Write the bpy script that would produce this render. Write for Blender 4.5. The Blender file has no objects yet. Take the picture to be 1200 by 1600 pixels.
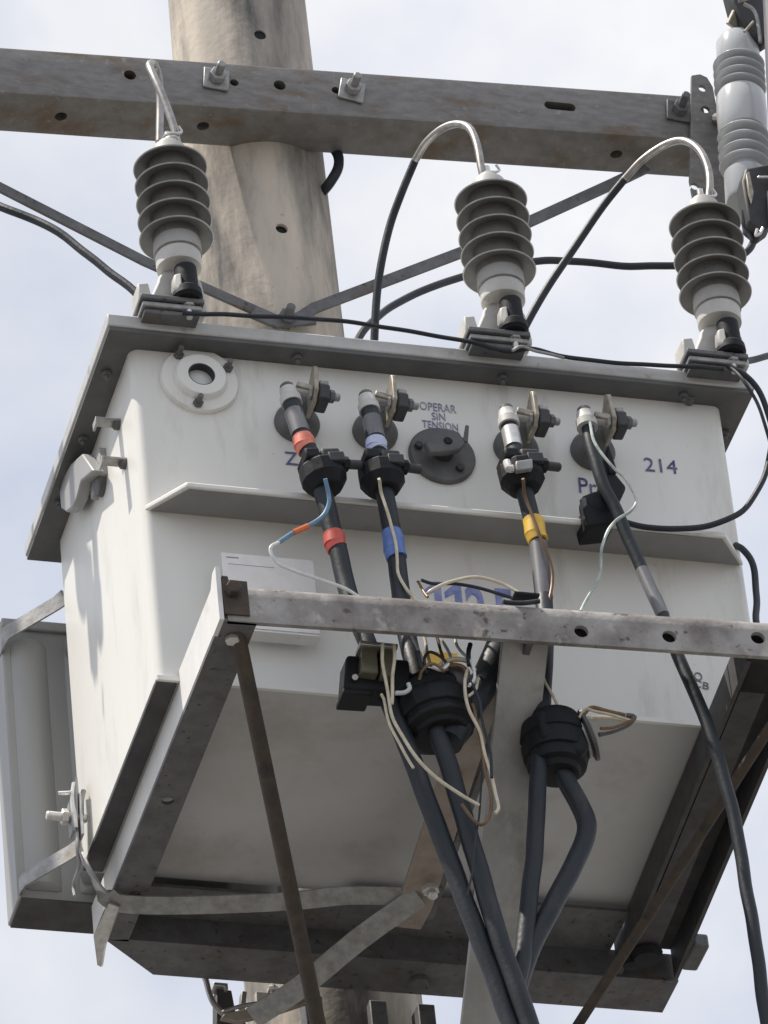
import bpy, bmesh, math, random
from mathutils import Vector as V, Matrix
random.seed(7)
SC = bpy.context.scene
COL = SC.collection
ZL = 9.2            # height of the lid's underside above the ground; local z = 0 there
rad = math.radians

# ------------------------------------------------------------------ camera
CAM = V((-2.586623, -9.027924, -7.584843))
RX = V((0.96339406, -0.25411625, -0.08542145))
UY = V((-0.0896767, -0.60573751, 0.79059481))
DZ = V((0.25264597, 0.75399403, 0.60635223))
FP = 10659.43       # focal length in pixels of the 1200 x 1600 photograph
cd = bpy.data.cameras.new('camera'); cam = bpy.data.objects.new('camera', cd); COL.objects.link(cam)
cd.sensor_fit = 'VERTICAL'; cd.sensor_height = 24; cd.lens = FP / 1600 * 24
cd.clip_start = 0.1; cd.clip_end = 6000
m = Matrix.Identity(4)
for i in range(3):
    m[i][0], m[i][1], m[i][2] = RX[i], UY[i], -DZ[i]
    m[i][3] = CAM[i] + (ZL if i == 2 else 0)
cam.matrix_world = m
SC.camera = cam

# ------------------------------------------------------------------ light
SUN_EL, SUN_AZ = rad(65), rad(-81.5)      # azimuth measured from +y towards +x
sun_dir = V((math.sin(SUN_AZ) * math.cos(SUN_EL), math.cos(SUN_AZ) * math.cos(SUN_EL), math.sin(SUN_EL)))
ld = bpy.data.lights.new('sun', 'SUN'); ld.energy = 4.1; ld.angle = rad(0.53); ld.color = (1, .93, .83)
lo = bpy.data.objects.new('sun', ld); COL.objects.link(lo)
lo.rotation_euler = sun_dir.to_track_quat('Z', 'Y').to_euler(); lo.location = (0, 0, 30)

W = bpy.data.worlds.new('World'); SC.world = W; W.use_nodes = True
nt = W.node_tree; nt.nodes.clear()
def N(t, **k):
    n = nt.nodes.new(t)
    for a, b in k.items(): setattr(n, a, b)
    return n
out = N('ShaderNodeOutputWorld'); bg = N('ShaderNodeBackground'); bg.inputs[1].default_value = 0.1
sky = N('ShaderNodeTexSky', sky_type='NISHITA', sun_disc=False); sky.sun_elevation = SUN_EL; sky.sun_rotation = SUN_AZ
tc = N('ShaderNodeTexCoord')
nz = N('ShaderNodeTexNoise'); nz.inputs['Scale'].default_value = 7; nz.inputs['Detail'].default_value = 6; nz.inputs['Roughness'].default_value = .55
nz2 = N('ShaderNodeTexNoise'); nz2.inputs['Scale'].default_value = 19; nz2.inputs['Detail'].default_value = 5
mp = N('ShaderNodeMapRange'); mp.inputs[1].default_value = .35; mp.inputs[2].default_value = .62; mp.inputs[3].default_value = .72; mp.inputs[4].default_value = 1.0
cl = N('ShaderNodeMix', data_type='RGBA'); cl.inputs[6].default_value = (5.1, 5.5, 6.55, 1); cl.inputs[7].default_value = (7.35, 7.4, 7.6, 1)
mx = N('ShaderNodeMix', data_type='RGBA')
L = nt.links.new
L(tc.outputs['Generated'], nz.inputs['Vector']); L(tc.outputs['Generated'], nz2.inputs['Vector'])
L(nz.outputs[0], mp.inputs[0]); cr = N('ShaderNodeMapRange'); cr.inputs[1].default_value = .32; cr.inputs[2].default_value = .64; L(nz2.outputs[0], cr.inputs[0]); L(cr.outputs[0], cl.inputs[0])
L(mp.outputs[0], mx.inputs[0]); L(sky.outputs[0], mx.inputs[6]); L(cl.outputs[2], mx.inputs[7])
L(mx.outputs[2], bg.inputs[0]); L(bg.outputs[0], out.inputs[0])

SC.view_settings.view_transform = 'Standard'; SC.view_settings.look = 'None'
SC.view_settings.exposure = .36; SC.view_settings.gamma = 1; SC.view_settings.use_curve_mapping = False
SC.cycles.use_denoising = True; SC.cycles.max_bounces = 8

# ------------------------------------------------------------------ helpers
def at(px, py, y=None, x=None, z=None):
    """photo pixel -> point on the plane x, y or z = const (local coordinates)"""
    D = DZ + RX * ((px - 600) / FP) - UY * ((py - 800) / FP)
    if y is not None: t = (y - CAM.y) / D.y
    elif x is not None: t = (x - CAM.x) / D.x
    else: t = (z - CAM.z) / D.z
    return CAM + D * t

MATS = {}
def mat(name, col, rough=.5, metal=0, col2=None, scale=12, streak=1, contrast=.25, bump=0.0, bscale=90, spec=.5, col3=None, s3=3, lo3=.55, hi3=.7, coat=0, speck=None):
    mm = bpy.data.materials.new(name); mm.use_nodes = True
    n = mm.node_tree.nodes; l = mm.node_tree.links.new
    b = n['Principled BSDF']
    b.inputs['Roughness'].default_value = rough; b.inputs['Metallic'].default_value = metal
    b.inputs['Specular IOR Level'].default_value = spec; b.inputs['Coat Weight'].default_value = coat
    c1 = (*col, 1); c2 = (*(col2 or [c * (1 - contrast) for c in col]), 1)
    tco = n.new('ShaderNodeTexCoord'); oi = n.new('ShaderNodeObjectInfo'); sc_ = n.new('ShaderNodeMath'); sc_.operation = 'MULTIPLY'; sc_.inputs[1].default_value = 7.0
    ad = n.new('ShaderNodeVectorMath'); ad.operation = 'ADD'; l(oi.outputs['Random'], sc_.inputs[0]); l(sc_.outputs[0], ad.inputs[1]); l(tco.outputs['Object'], ad.inputs[0])
    class tcn: outputs = {'Object': ad.outputs[0]}
    mpn = n.new('ShaderNodeMapping'); mpn.inputs['Scale'].default_value = (1, 1, 1 / streak)
    ns = n.new('ShaderNodeTexNoise'); ns.inputs['Scale'].default_value = scale; ns.inputs['Detail'].default_value = 8; ns.inputs['Roughness'].default_value = .62
    rp = n.new('ShaderNodeMapRange'); rp.inputs[1].default_value = .36; rp.inputs[2].default_value = .66
    mixn = n.new('ShaderNodeMix'); mixn.data_type = 'RGBA'; mixn.inputs[6].default_value = c1; mixn.inputs[7].default_value = c2
    l(tcn.outputs['Object'], mpn.inputs[0]); l(mpn.outputs[0], ns.inputs['Vector']); l(ns.outputs[0], rp.inputs[0]); l(rp.outputs[0], mixn.inputs[0])
    last = mixn.outputs[2]
    if col3:
        n3 = n.new('ShaderNodeTexNoise'); n3.inputs['Scale'].default_value = s3; n3.inputs['Detail'].default_value = 7; n3.inputs['Roughness'].default_value = .65
        m3 = n.new('ShaderNodeMapping'); m3.inputs['Location'].default_value = (3.1, 1.7, 5.2); m3.inputs['Scale'].default_value = (1, 1, 1 / streak)
        r3 = n.new('ShaderNodeMapRange'); r3.inputs[1].default_value = lo3; r3.inputs[2].default_value = hi3
        x3 = n.new('ShaderNodeMix'); x3.data_type = 'RGBA'; x3.inputs[7].default_value = (*col3, 1)
        l(tcn.outputs['Object'], m3.inputs[0]); l(m3.outputs[0], n3.inputs['Vector']); l(n3.outputs[0], r3.inputs[0]); l(r3.outputs[0], x3.inputs[0]); l(last, x3.inputs[6])
        last = x3.outputs[2]
    if speck:
        n4 = n.new('ShaderNodeTexNoise'); n4.inputs['Scale'].default_value = speck[1]; n4.inputs['Detail'].default_value = 4
        r4 = n.new('ShaderNodeMapRange'); r4.inputs[1].default_value = speck[2]; r4.inputs[2].default_value = speck[3]
        x4 = n.new('ShaderNodeMix'); x4.data_type = 'RGBA'; x4.inputs[7].default_value = (*speck[0], 1)
        l(tcn.outputs['Object'], n4.inputs['Vector']); l(n4.outputs[0], r4.inputs[0]); l(r4.outputs[0], x4.inputs[0]); l(last, x4.inputs[6])
        last = x4.outputs[2]
    l(last, b.inputs['Base Color'])
    rr = n.new('ShaderNodeMapRange'); rr.inputs[3].default_value = max(.05, rough - .08); rr.inputs[4].default_value = min(1, rough + .12)
    l(ns.outputs[0], rr.inputs[0]); l(rr.outputs[0], b.inputs['Roughness'])
    if bump:
        nb = n.new('ShaderNodeTexNoise'); nb.inputs['Scale'].default_value = bscale; nb.inputs['Detail'].default_value = 5
        bp = n.new('ShaderNodeBump'); bp.inputs['Strength'].default_value = bump; bp.inputs['Distance'].default_value = .004
        l(tcn.outputs['Object'], nb.inputs['Vector']); l(nb.outputs[0], bp.inputs['Height']); l(bp.outputs[0], b.inputs['Normal'])
    MATS[name] = mm
    return mm

mat('bottom_paint_shaded', (.56, .56, .56), .5, 0, (.50, .495, .485), 4, 1, bump=.08, bscale=30, col3=(.36, .345, .32), s3=5, lo3=.52, hi3=.8)  # darker than the tank paint, with the underside's shade in the colour
mat('tank_paint', (.79, .78, .742), .36, 0, (.735, .725, .685), 5, 5, bump=.12, bscale=9, col3=(.48, .455, .40), s3=11, lo3=.57, hi3=.84, speck=((.58, .555, .50), 120, .69, .76))
mat('ledge_under_shade', (.30, .30, .298), .45, 0, (.25, .249, .245), 8, 1, bump=.06, col3=(.26, .25, .235), s3=14, lo3=.55, hi3=.75)
mat('lid_paint', (.56, .56, .55), .45, 0, (.42, .415, .395), 12, 1, bump=.1, bscale=40, col3=(.27, .24, .20), s3=20, lo3=.6, hi3=.75)
mat('radiator_paint', (.36, .36, .355), .4, 0, (.30, .30, .295), 7, 6, bump=.05)
mat('galvanised', (.40, .40, .395), .5, .5, (.27, .268, .262), 45, 1, bump=.1, bscale=150, col3=(.22, .18, .13), s3=16, lo3=.58, hi3=.72)
mat('sunlit_leg', (.78, .775, .76), .5, 0, (.70, .69, .67), 18, 2, bump=.05, col3=(.5, .44, .36), s3=14, lo3=.6, hi3=.78)  # sunlight on the upright leg and end plate put into a pale colour
mat('bright_zinc', (.72, .71, .69), .35, .7, (.52, .51, .49), 60, 1)
mat('arm_steel', (.235, .228, .222), .5, .4, (.175, .168, .16), 26, .35, bump=.12, bscale=160, col3=(.15, .10, .055), s3=7, lo3=.53, hi3=.72, speck=((.28, .275, .27), 60, .62, .76))
mat('dull_steel', (.165, .165, .172), .6, .25, (.115, .114, .118), 26, 1, bump=.14, bscale=140, col3=(.12, .09, .07), s3=11, lo3=.55, hi3=.74, speck=((.06, .05, .045), 70, .62, .72))
mat('weathered_beam', (.37, .355, .34), .62, .1, (.17, .15, .14), 13, 1.2, bump=.25, bscale=120, col3=(.50, .465, .41), s3=18, lo3=.57, hi3=.70, speck=((.10, .075, .06), 45, .62, .70))
mat('rusty_rod', (.060, .052, .046), .85, .05, (.105, .078, .058), 34, 1, bump=.3, bscale=160, col3=(.04, .036, .034), s3=18)
mat('brown_bar', (.36, .31, .27), .7, .1, (.27, .225, .19), 18, 1, bump=.12, col3=(.20, .15, .11), s3=12, lo3=.56, hi3=.75)
mat('grey_brace', (.42, .415, .40), .5, .3, (.32, .31, .295), 14, 2.5, bump=.08, col3=(.22, .205, .18), s3=10, lo3=.56, hi3=.75)
mat('concrete', (.62, .55, .465), .92, 0, (.47, .425, .37), 9, 4.5, bump=.4, bscale=45, col3=(.12, .117, .115), s3=7.5, lo3=.42, hi3=.66, speck=((.30, .27, .24), 75, .68, .76))
mat('shed_rim_glint', (.52, .515, .495), .45, 0, (.33, .325, .31), 30, 1)  # light caught by the shed edges, painted as paler rings
mat('dark_steel', (.085, .084, .088), .65, .2, (.06, .058, .06), 24, 1, bump=.1, col3=(.085, .06, .046), s3=12, lo3=.57, hi3=.75)
mat('lid_under_shade', (.13, .13, .132), .55, 0, (.09, .09, .092), 14, 1)  # dark grey carries the shade under the lid edge
mat('silicone', (.175, .174, .172), .4, 0, (.135, .134, .132), 20, 1, bump=.05, col3=(.22, .215, .20), s3=16, lo3=.50, hi3=.78)
mat('pale_polymer', (.58, .57, .545), .5, 0, (.46, .45, .42), 16, 1, bump=.05, col3=(.33, .30, .26), s3=30, lo3=.6, hi3=.75)
mat('core_polymer', (.40, .395, .38), .5, 0, (.33, .325, .31), 20, 1, bump=.04)
mat('porcelain', (.50, .515, .53), .16, 0, (.43, .44, .455), 9, 1, coat=.2)
mat('black_rubber', (.007, .008, .011), .6, 0, (.013, .014, .017), 30, 1, bump=.25, bscale=60, spec=.3)
mat('cable_black', (.012, .017, .024), .5, 0, (.022, .027, .034), 22, 3, bump=.15, bscale=120, spec=.4, col3=(.055, .055, .058), s3=15, lo3=.56, hi3=.75, speck=((.05, .05, .05), 190, .66, .8))
mat('grey_sleeve', (.20, .20, .21), .4, 0, (.12, .12, .135), 40, 3)
mat('dark_grey', (.045, .045, .048), .55, 0, (.032, .032, .035), 30, 1)
mat('mid_grey', (.13, .13, .13), .55, 0, (.09, .09, .09), 25, 1, bump=.1)
mat('aluminium_wire', (.42, .405, .385), .36, .85, (.25, .235, .22), 45, 1)
mat('copper_brown', (.20, .125, .07), .45, .3, (.13, .08, .045), 40, 1)
mat('brass', (.42, .385, .32), .5, .4, (.24, .215, .175), 60, 1)
mat('cream_wire', (.66, .60, .47), .45, 0, (.5, .44, .33), 60, 1)
mat('white_wire', (.74, .77, .75), .4, 0, (.58, .62, .61), 60, 1)
mat('green_white_wire', (.62, .67, .63), .4, 0, (.20, .27, .25), 25, 1)
mat('blue_wire', (.16, .30, .44), .4, 0, (.12, .22, .34), 60, 1)
mat('red_tape', (.62, .10, .075), .45, 0, (.5, .08, .06), 60, 1)
mat('salmon_tape', (.80, .25, .18), .45, 0, (.72, .2, .14), 60, 1)
mat('orange_tape', (.72, .2, .07), .45, 0)
mat('yellow_tape', (.82, .53, .07), .45, 0, (.72, .44, .05), 60, 1)
mat('blue_tape', (.13, .23, .56), .45, 0, (.09, .17, .45), 60, 1)
mat('pale_blue_tape', (.55, .60, .80), .45, 0, (.48, .53, .74), 60, 1)
mat('ink', (.030, .04, .16), .6, 0, (.20, .21, .34), 60, 1)
mat('red_print', (.55, .38, .36), .6, 0)
mat('ink_faded', (.16, .17, .31), .6, 0, (.40, .41, .48), 70, 1)
mat('ink_blue', (.17, .21, .52), .6, 0, (.36, .40, .62), 40, 1)
mat('ink_grey', (.20, .20, .22), .6, 0)
mat('sticker_white', (.76, .76, .75), .4, 0, (.70, .70, .69), 20, 1)
mat('plate_alu', (.86, .855, .84), .4, .0, (.78, .77, .755), 30, 1, col3=(.55, .50, .44), s3=30, lo3=.66, hi3=.8)
mat('window_olive', (.13, .125, .085), .2, 0, (.10, .095, .065), 20, 1)
mat('ground_mat', (.140, .137, .132), .95, 0, (.115, .115, .11), .25, 1, bump=.4, bscale=6, col3=(.16, .155, .15), s3=.06)

class MB:
    def __init__(s): s.bm = bmesh.new()
    def box(s, lo, hi, M=None):
        vs = [s.bm.verts.new(V(((hi if i & 1 else lo)[0], (hi if i & 2 else lo)[1], (hi if i & 4 else lo)[2]))) for i in range(8)]
        if M:
            for v in vs: v.co = M @ v.co
        for f in ((0, 2, 3, 1), (4, 5, 7, 6), (0, 1, 5, 4), (2, 6, 7, 3), (0, 4, 6, 2), (1, 3, 7, 5)): s.bm.faces.new([vs[i] for i in f])
        return s
    def prism(s, pts, ext, M=None):
        """closed polygon of 3-D points pushed along the vector ext"""
        a = [s.bm.verts.new(V(p)) for p in pts]; b = [s.bm.verts.new(V(p) + V(ext)) for p in pts]
        if M:
            for v in a + b: v.co = M @ v.co
        n = len(pts); s.bm.faces.new(a[::-1]); s.bm.faces.new(b)
        for i in range(n): s.bm.faces.new((a[i], a[(i + 1) % n], b[(i + 1) % n], b[i]))
        return s
    def lathe(s, prof, org=(0, 0, 0), axis=(0, 0, 1), seg=32, cap=True):
        """profile of (radius, height) turned about axis"""
        q = V(axis).to_track_quat('Z', 'Y').to_matrix(); o = V(org); rings = []
        for r, h in prof:
            rings.append([s.bm.verts.new(o + q @ V((r * math.cos(2 * math.pi * i / seg), r * math.sin(2 * math.pi * i / seg), h))) for i in range(seg)])
        for a, b in zip(rings, rings[1:]):
            for i in range(seg): s.bm.faces.new((a[i], a[(i + 1) % seg], b[(i + 1) % seg], b[i]))
        if cap: s.bm.faces.new(rings[0][::-1]); s.bm.faces.new(rings[-1])
        return s
    def cyl(s, a, b, r, seg=20, r2=None):
        a, b = V(a), V(b); h = (b - a).length
        return s.lathe([(r, 0), (r if r2 is None else r2, h)], a, b - a, seg)
    def rod(s, a, b, r, c=.003, seg=20):
        a, b = V(a), V(b); h = (b - a).length
        return s.lathe([(r - c, 0), (r, c), (r, h - c), (r - c, h)], a, b - a, seg)
    def tube(s, pts, r, seg=12, smooth=7, wob=0):
        pts = [V(p) for p in pts]; P = []
        if smooth > 1 and len(pts) > 2:
            q = [pts[0] * 2 - pts[1]] + pts + [pts[-1] * 2 - pts[-2]]
            for i in range(1, len(q) - 2):
                for k in range(smooth):
                    t = k / smooth; a, b, c, d = q[i - 1:i + 3]
                    P.append(.5 * ((2 * b) + (c - a) * t + (2 * a - 5 * b + 4 * c - d) * t * t + (3 * b - a - 3 * c + d) * t ** 3))
            P.append(pts[-1])
        else: P = pts
        if wob:
            ph = [random.random() * 6.28 for _ in range(6)]; acc = 0
            for i in range(1, len(P)):
                acc += (P[i] - P[i - 1]).length
                P[i] = P[i] + V((math.sin(acc * 27 + ph[0]) + .6 * math.sin(acc * 61 + ph[1]), math.sin(acc * 23 + ph[2]) + .6 * math.sin(acc * 55 + ph[3]), 0)) * wob
        rings = []; n0 = None
        for i, p in enumerate(P):
            t = (P[min(i + 1, len(P) - 1)] - P[max(i - 1, 0)]).normalized()
            if n0 is None: n0 = t.orthogonal().normalized()
            n0 = (n0 - t * n0.dot(t)).normalized(); b0 = t.cross(n0)
            rings.append([s.bm.verts.new(p + (n0 * math.cos(2 * math.pi * k / seg) + b0 * math.sin(2 * math.pi * k / seg)) * r) for k in range(seg)])
        for a, b in zip(rings, rings[1:]):
            for k in range(seg): s.bm.faces.new((a[k], a[(k + 1) % seg], b[(k + 1) % seg], b[k]))
        s.bm.faces.new(rings[0][::-1]); s.bm.faces.new(rings[-1])
        return s
    def strip(s, pts, w, t, wdir, smooth=1):
        """flat bar along pts: width w along wdir, thickness t"""
        pts = [V(p) for p in pts]; P = pts
        if smooth > 1:
            q = [pts[0] * 2 - pts[1]] + pts + [pts[-1] * 2 - pts[-2]]; P = []
            for i in range(1, len(q) - 2):
                for k in range(smooth):
                    u = k / smooth; a, b, c, d = q[i - 1:i + 3]
                    P.append(.5 * ((2 * b) + (c - a) * u + (2 * a - 5 * b + 4 * c - d) * u * u + (3 * b - a - 3 * c + d) * u ** 3))
            P.append(pts[-1])
        rings = []
        for i, p in enumerate(P):
            tg = (P[min(i + 1, len(P) - 1)] - P[max(i - 1, 0)]).normalized()
            wd = wdir[min(int(i / max(1, smooth)), len(wdir) - 1)] if isinstance(wdir, list) else wdir
            wv = V(wd); wv = (wv - tg * wv.dot(tg)).normalized(); nn = tg.cross(wv)
            rings.append([s.bm.verts.new(p + wv * (a * w / 2) + nn * (b * t / 2)) for a, b in ((-1, -1), (1, -1), (1, 1), (-1, 1))])
        for a, b in zip(rings, rings[1:]):
            for k in range(4): s.bm.faces.new((a[k], a[(k + 1) % 4], b[(k + 1) % 4], b[k]))
        s.bm.faces.new(rings[0][::-1]); s.bm.faces.new(rings[-1])
        return s
    def hexa(s, a, b, r):
        return s.lathe([(r * .86, 0), (r, .0015), (r, (V(b) - V(a)).length - .0015), (r * .86, (V(b) - V(a)).length)], a, V(b) - V(a), 6)
    def build(s, name, material, parent=None, bevel=0, smooth=35, org=None):
        bm = s.bm; bmesh.ops.recalc_face_normals(bm, faces=bm.faces)
        top = parent
        while top is not None and top.parent is not None: top = top.parent
        if top is not None: o0 = V(top['lorg'])
        elif org is not None: o0 = V(org)
        else:
            xs = [v.co.x for v in bm.verts]; ys = [v.co.y for v in bm.verts]; zs = [v.co.z for v in bm.verts]
            o0 = V(((min(xs) + max(xs)) / 2, (min(ys) + max(ys)) / 2, min(zs)))
        for v in bm.verts: v.co -= o0
        me = bpy.data.meshes.new(name); bm.to_mesh(me); bm.free()
        for p in me.polygons: p.use_smooth = True
        me.set_sharp_from_angle(angle=rad(smooth))
        me.materials.append(MATS[material] if isinstance(material, str) else material)
        o = bpy.data.objects.new(name, me); COL.objects.link(o)
        if parent is None: o.location = o0 + V((0, 0, ZL)); o['lorg'] = tuple(o0)
        else: o.parent = parent
        if bevel:
            md = o.modifiers.new('bevel', 'BEVEL'); md.width = bevel; md.segments = 2; md.limit_method = 'ANGLE'; md.angle_limit = rad(40); md.harden_normals = False
        return o

def tag(o, label=None, cat=None, group=None, kind=None):
    for k, v in (('label', label), ('category', cat), ('group', group), ('kind', kind)):
        if v: o[k] = v
    return o
def thing(name, org, label, cat, group=None):
    o = bpy.data.objects.new(name, None); COL.objects.link(o); o.empty_display_size = .05
    o.location = V(org) + V((0, 0, ZL)); o['lorg'] = tuple(org)
    return tag(o, label, cat, group)
def copy_tree(o, parent=None):
    c = o.copy(); COL.objects.link(c)
    if parent: c.parent = parent
    for ch in o.children: copy_tree(ch, c)
    return c
def cut(o, cutters):
    """drill holes: cutters are MB objects in the same local space as o's parent"""
    top = o
    while top.parent is not None: top = top.parent
    o0 = V(top['lorg'])
    for mb in cutters:
        for v in mb.bm.verts: v.co -= o0
        bmesh.ops.recalc_face_normals(mb.bm, faces=mb.bm.faces)
    bm = bmesh.new()
    tmpm = bpy.data.meshes.new('tmp')
    for mb in cutters:
        t = bpy.data.meshes.new('t'); mb.bm.to_mesh(t); bm.from_mesh(t); bpy.data.meshes.remove(t)
    bm.to_mesh(tmpm)
    co = bpy.data.objects.new('tmp', tmpm); COL.objects.link(co)
    co.matrix_world = Matrix.Translation(o0 + V((0, 0, ZL)))
    md = o.modifiers.new('cut', 'BOOLEAN'); md.object = co; md.solver = 'EXACT'; md.operation = 'DIFFERENCE'
    bpy.context.view_layer.update()
    dg = bpy.context.evaluated_depsgraph_get()
    me = bpy.data.meshes.new_from_object(o.evaluated_get(dg))
    o.modifiers.clear(); old = o.data; o.data = me; me.name = old.name
    me.set_sharp_from_angle(angle=rad(35))
    bpy.data.objects.remove(co); bpy.data.meshes.remove(tmpm)
def text(body, p, size, material, parent, name='lettering', width=None, rot=0, bold=0):
    """flat print on a face that looks towards -y; p = local left-bottom corner"""
    cu = bpy.data.curves.new(name, 'FONT'); cu.body = body; cu.size = size; cu.extrude = .0004; cu.offset = bold; cu.resolution_u = 3
    to = bpy.data.objects.new(name, cu); COL.objects.link(to)
    bpy.context.view_layer.update()
    me = bpy.data.meshes.new_from_object(to.evaluated_get(bpy.context.evaluated_depsgraph_get()))
    bpy.data.objects.remove(to)
    xs = [v.co.x for v in me.vertices]; sx = 1
    x0 = min(xs)
    if width: sx = width / (max(xs) - x0)
    top = parent
    while top.parent is not None: top = top.parent
    o0 = V(top['lorg']); Mx = Matrix.Translation(V(p) - o0) @ Matrix.Rotation(rad(90), 4, 'X') @ Matrix.Rotation(rad(rot), 4, 'Z') @ Matrix.Diagonal((sx, 1, 1, 1)) @ Matrix.Translation((-x0, 0, 0))
    me.transform(Mx); me.materials.clear(); me.materials.append(MATS[material])
    o = bpy.data.objects.new(name, me); COL.objects.link(o); o.parent = parent
    return o

# ------------------------------------------------------------------ ground
g = MB(); n = 24
gv = [[g.bm.verts.new(V(((i - n / 2) * 160, (j - n / 2) * 160, -ZL))) for i in range(n + 1)] for j in range(n + 1)]
for j in range(n):
    for i in range(n): g.bm.faces.new((gv[j][i], gv[j][i + 1], gv[j + 1][i + 1], gv[j + 1][i]))
tag(g.build('ground', 'ground_mat', org=(0, 0, -ZL)), 'bare ground far below the pole', None, None, 'structure')

# ------------------------------------------------------------------ pole
PY = .972; PX = at(369.5, 0, y=PY).x
def pole_r(z): return .1555 - .0088 * z
pole = thing('utility_pole', (PX, PY, -ZL), 'tapered beige concrete pole behind the transformer with dark stains and bolt holes', 'pole')
prof = [(pole_r(z), z + ZL) for z in [-ZL - .6, -6, -3, -1.5, -.5, .3, .8, 1.3, 1.8, 2.4, 2.8]]
shaft = MB().lathe(prof, (PX, PY, -ZL), seg=64).build('shaft', 'concrete', pole)
hc = []
for px, py in ((410, 45), (443, 350)):
    q = at(px, py, y=PY - .16)
    hc.append(MB().cyl((q.x, PY - .4, q.z), (q.x, PY + .02, q.z), .0125, 20))
cut(shaft, hc)
for px, py in ((410, 45), (443, 350)):
    q = at(px, py, y=PY - .16); MB().cyl((q.x, PY - .138, q.z), (q.x, PY + .01, q.z), .0122, 20).build('hole_shade_plug', 'black_rubber', pole)  # black plug stands in for the shade inside the hole

# ------------------------------------------------------------------ crossarm (square steel arm, two bolts beside the pole)
AY = .735
A0 = V((-1.25, AY, 1.2243)); A1 = V((1.4602, AY, 1.3614))          # centre line of the front face
adir = (A1 - A0).normalized(); aup = V((0, 0, 1)) - adir * adir.z; aup.normalize()
arm = thing('crossarm', A0.lerp(A1, .5), 'dark galvanised steel crossarm bolted across the front of the concrete pole', 'crossarm')
b = MB(); h2, dp = .0595, .118
b.prism([A0 - aup * h2, A0 + aup * h2, A0 + aup * h2 + V((0, dp, 0)), A0 - aup * h2 + V((0, dp, 0))], A1 - A0)
beam = b.build('beam', 'arm_steel', arm, bevel=.006)
def arm_pt(px, py):
    return at(px, py, y=AY)
hc = []
for px, py in ((203, 117), (437, 133)):
    q = arm_pt(px, py); hc.append(MB().cyl(q + V((0, -.02, 0)), q + V((0, .075, 0)), .0125, 18))
for px, py in ((366, 129), (525, 141)):
    q = arm_pt(px, py); hc.append(MB().cyl(q + V((0, -.02, 0)), q + V((0, .05, 0)), .009, 14))
q = arm_pt(875, 166)
sl = MB(); sp = []
for k in range(16):
    a = 2 * math.pi * k / 16; sp.append(q + V((math.cos(a) * .011 + (.022 if math.cos(a) > 0 else -.022), -.02, math.sin(a) * .0105)))
sl.prism(sp, (0, .1, 0)); hc.append(sl)
for px, py in ((95, 180), (317, 195), (963, 241)):
    zz = A0.z - h2
    q = at(px, py, y=AY + .06); hc.append(MB().cyl(q + V((0, 0, -.06)), q + V((0, 0, .05)), .0125, 18))
cut(beam, hc)
for i, (px, py, L_) in enumerate(((337, 126, .05), (549, 144, .05), (1060, 176, .06))):
    q = arm_pt(px, py)
    w = MB(); w.box((-.026, -.006, -.026), (.026, 0, .026), Matrix.Translation(q + V((0, -.0015, 0))) @ Matrix.Rotation(rad(6 if i != 1 else 12), 4, 'Y'))
    wo = w.build('square_washer', 'galvanised' if i < 2 else 'dull_steel', arm, bevel=.002)
    nb = MB().hexa(q + V((0, -.0075, 0)), q + V((0, -.026, 0)), .017).build('nut', 'galvanised' if i < 2 else 'dull_steel', wo)
    MB().rod(q + V((0, -.0265, 0)), q + V((0, -.026 - L_ * .55, 0)), .0085, .002, 14).build('bolt', 'galvanised' if i < 2 else 'dull_steel', wo)

# flat braces from the pole up to the arm
YB = PY - pole_r(.8) - .012
def brace(label, pts, w=.021):
    q = [at(*p, y=YB) for p in pts]
    nn = MB(); nn.strip(q, w, .007, V((0, 0, 1)))
    return tag(nn.build('arm_brace', 'dull_steel'), label, 'brace', 'braces of the crossarm')
e0 = at(430, 499, y=YB); e1 = at(0, 294, y=YB)
brace('flat steel brace rising from the pole to the left edge of the view', [(455, 509), (425, 497), (225, 408), (0, 293), (-260, 160)])
brace('flat steel brace rising rightwards from the pole behind the middle arrester', [(455, 505), (490, 482), (725, 393), (958, 287), (1010, 262)], .023)
q = at(447, 500, y=YB - .006)
bb = thing('brace_bolt', q, 'dark bolt head holding both flat braces to the pole', 'bolt')
MB().hexa(q + V((0, 0, 0)), q + V((0, -.018, 0)), .018).build('nut', 'dull_steel', bb)
MB().rod(q + V((0, .03, 0)), q + V((0, -.045, 0)), .009).build('stud', 'dull_steel', bb)
pl = MB().strip([at(395, 487, y=YB - .008), at(430, 503, y=YB - .012), at(490, 497, y=YB - .008)], .03, .008, V((0, 0, 1))).build('clip_plate', 'dull_steel', bb)

# ------------------------------------------------------------------ transformer
TW, TD, TH = 1.1, .58, .731
tr = thing('transformer', (.55, .29, -TH), 'light grey box transformer with bolted lid standing on a steel platform', 'transformer')
def rrect(x0, y0, x1, y1, r, z, k=6):
    P = []
    for cx, cy, a0 in ((x0 + r, y0 + r, 180), (x1 - r, y0 + r, 270), (x1 - r, y1 - r, 0), (x0 + r, y1 - r, 90)):
        for i in range(k + 1):
            a = rad(a0 + 90 * i / k); P.append((cx + r * math.cos(a), cy + r * math.sin(a), z))
    return P
MB().prism(rrect(0, 0, TW, TD, .018, -TH), (0, 0, TH - .0095)).build('tank', 'tank_paint', tr, smooth=50)
MB().box((-.0475, -.0455, -.009), (TW + .0475, TD + .0495, -.0006)).build('rim_flange', 'lid_under_shade', tr, bevel=.001)
MB().box((-.05, -.048, 0), (TW + .05, TD + .052, .027)).build('lid', 'lid_paint', tr, bevel=.003)
MB().prism(rrect(.003, .006, TW - .003, TD - .003, .018, -TH - .0035), (0, 0, .006)).build('bottom_plate', 'bottom_paint_shaded', tr, smooth=50)
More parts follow.
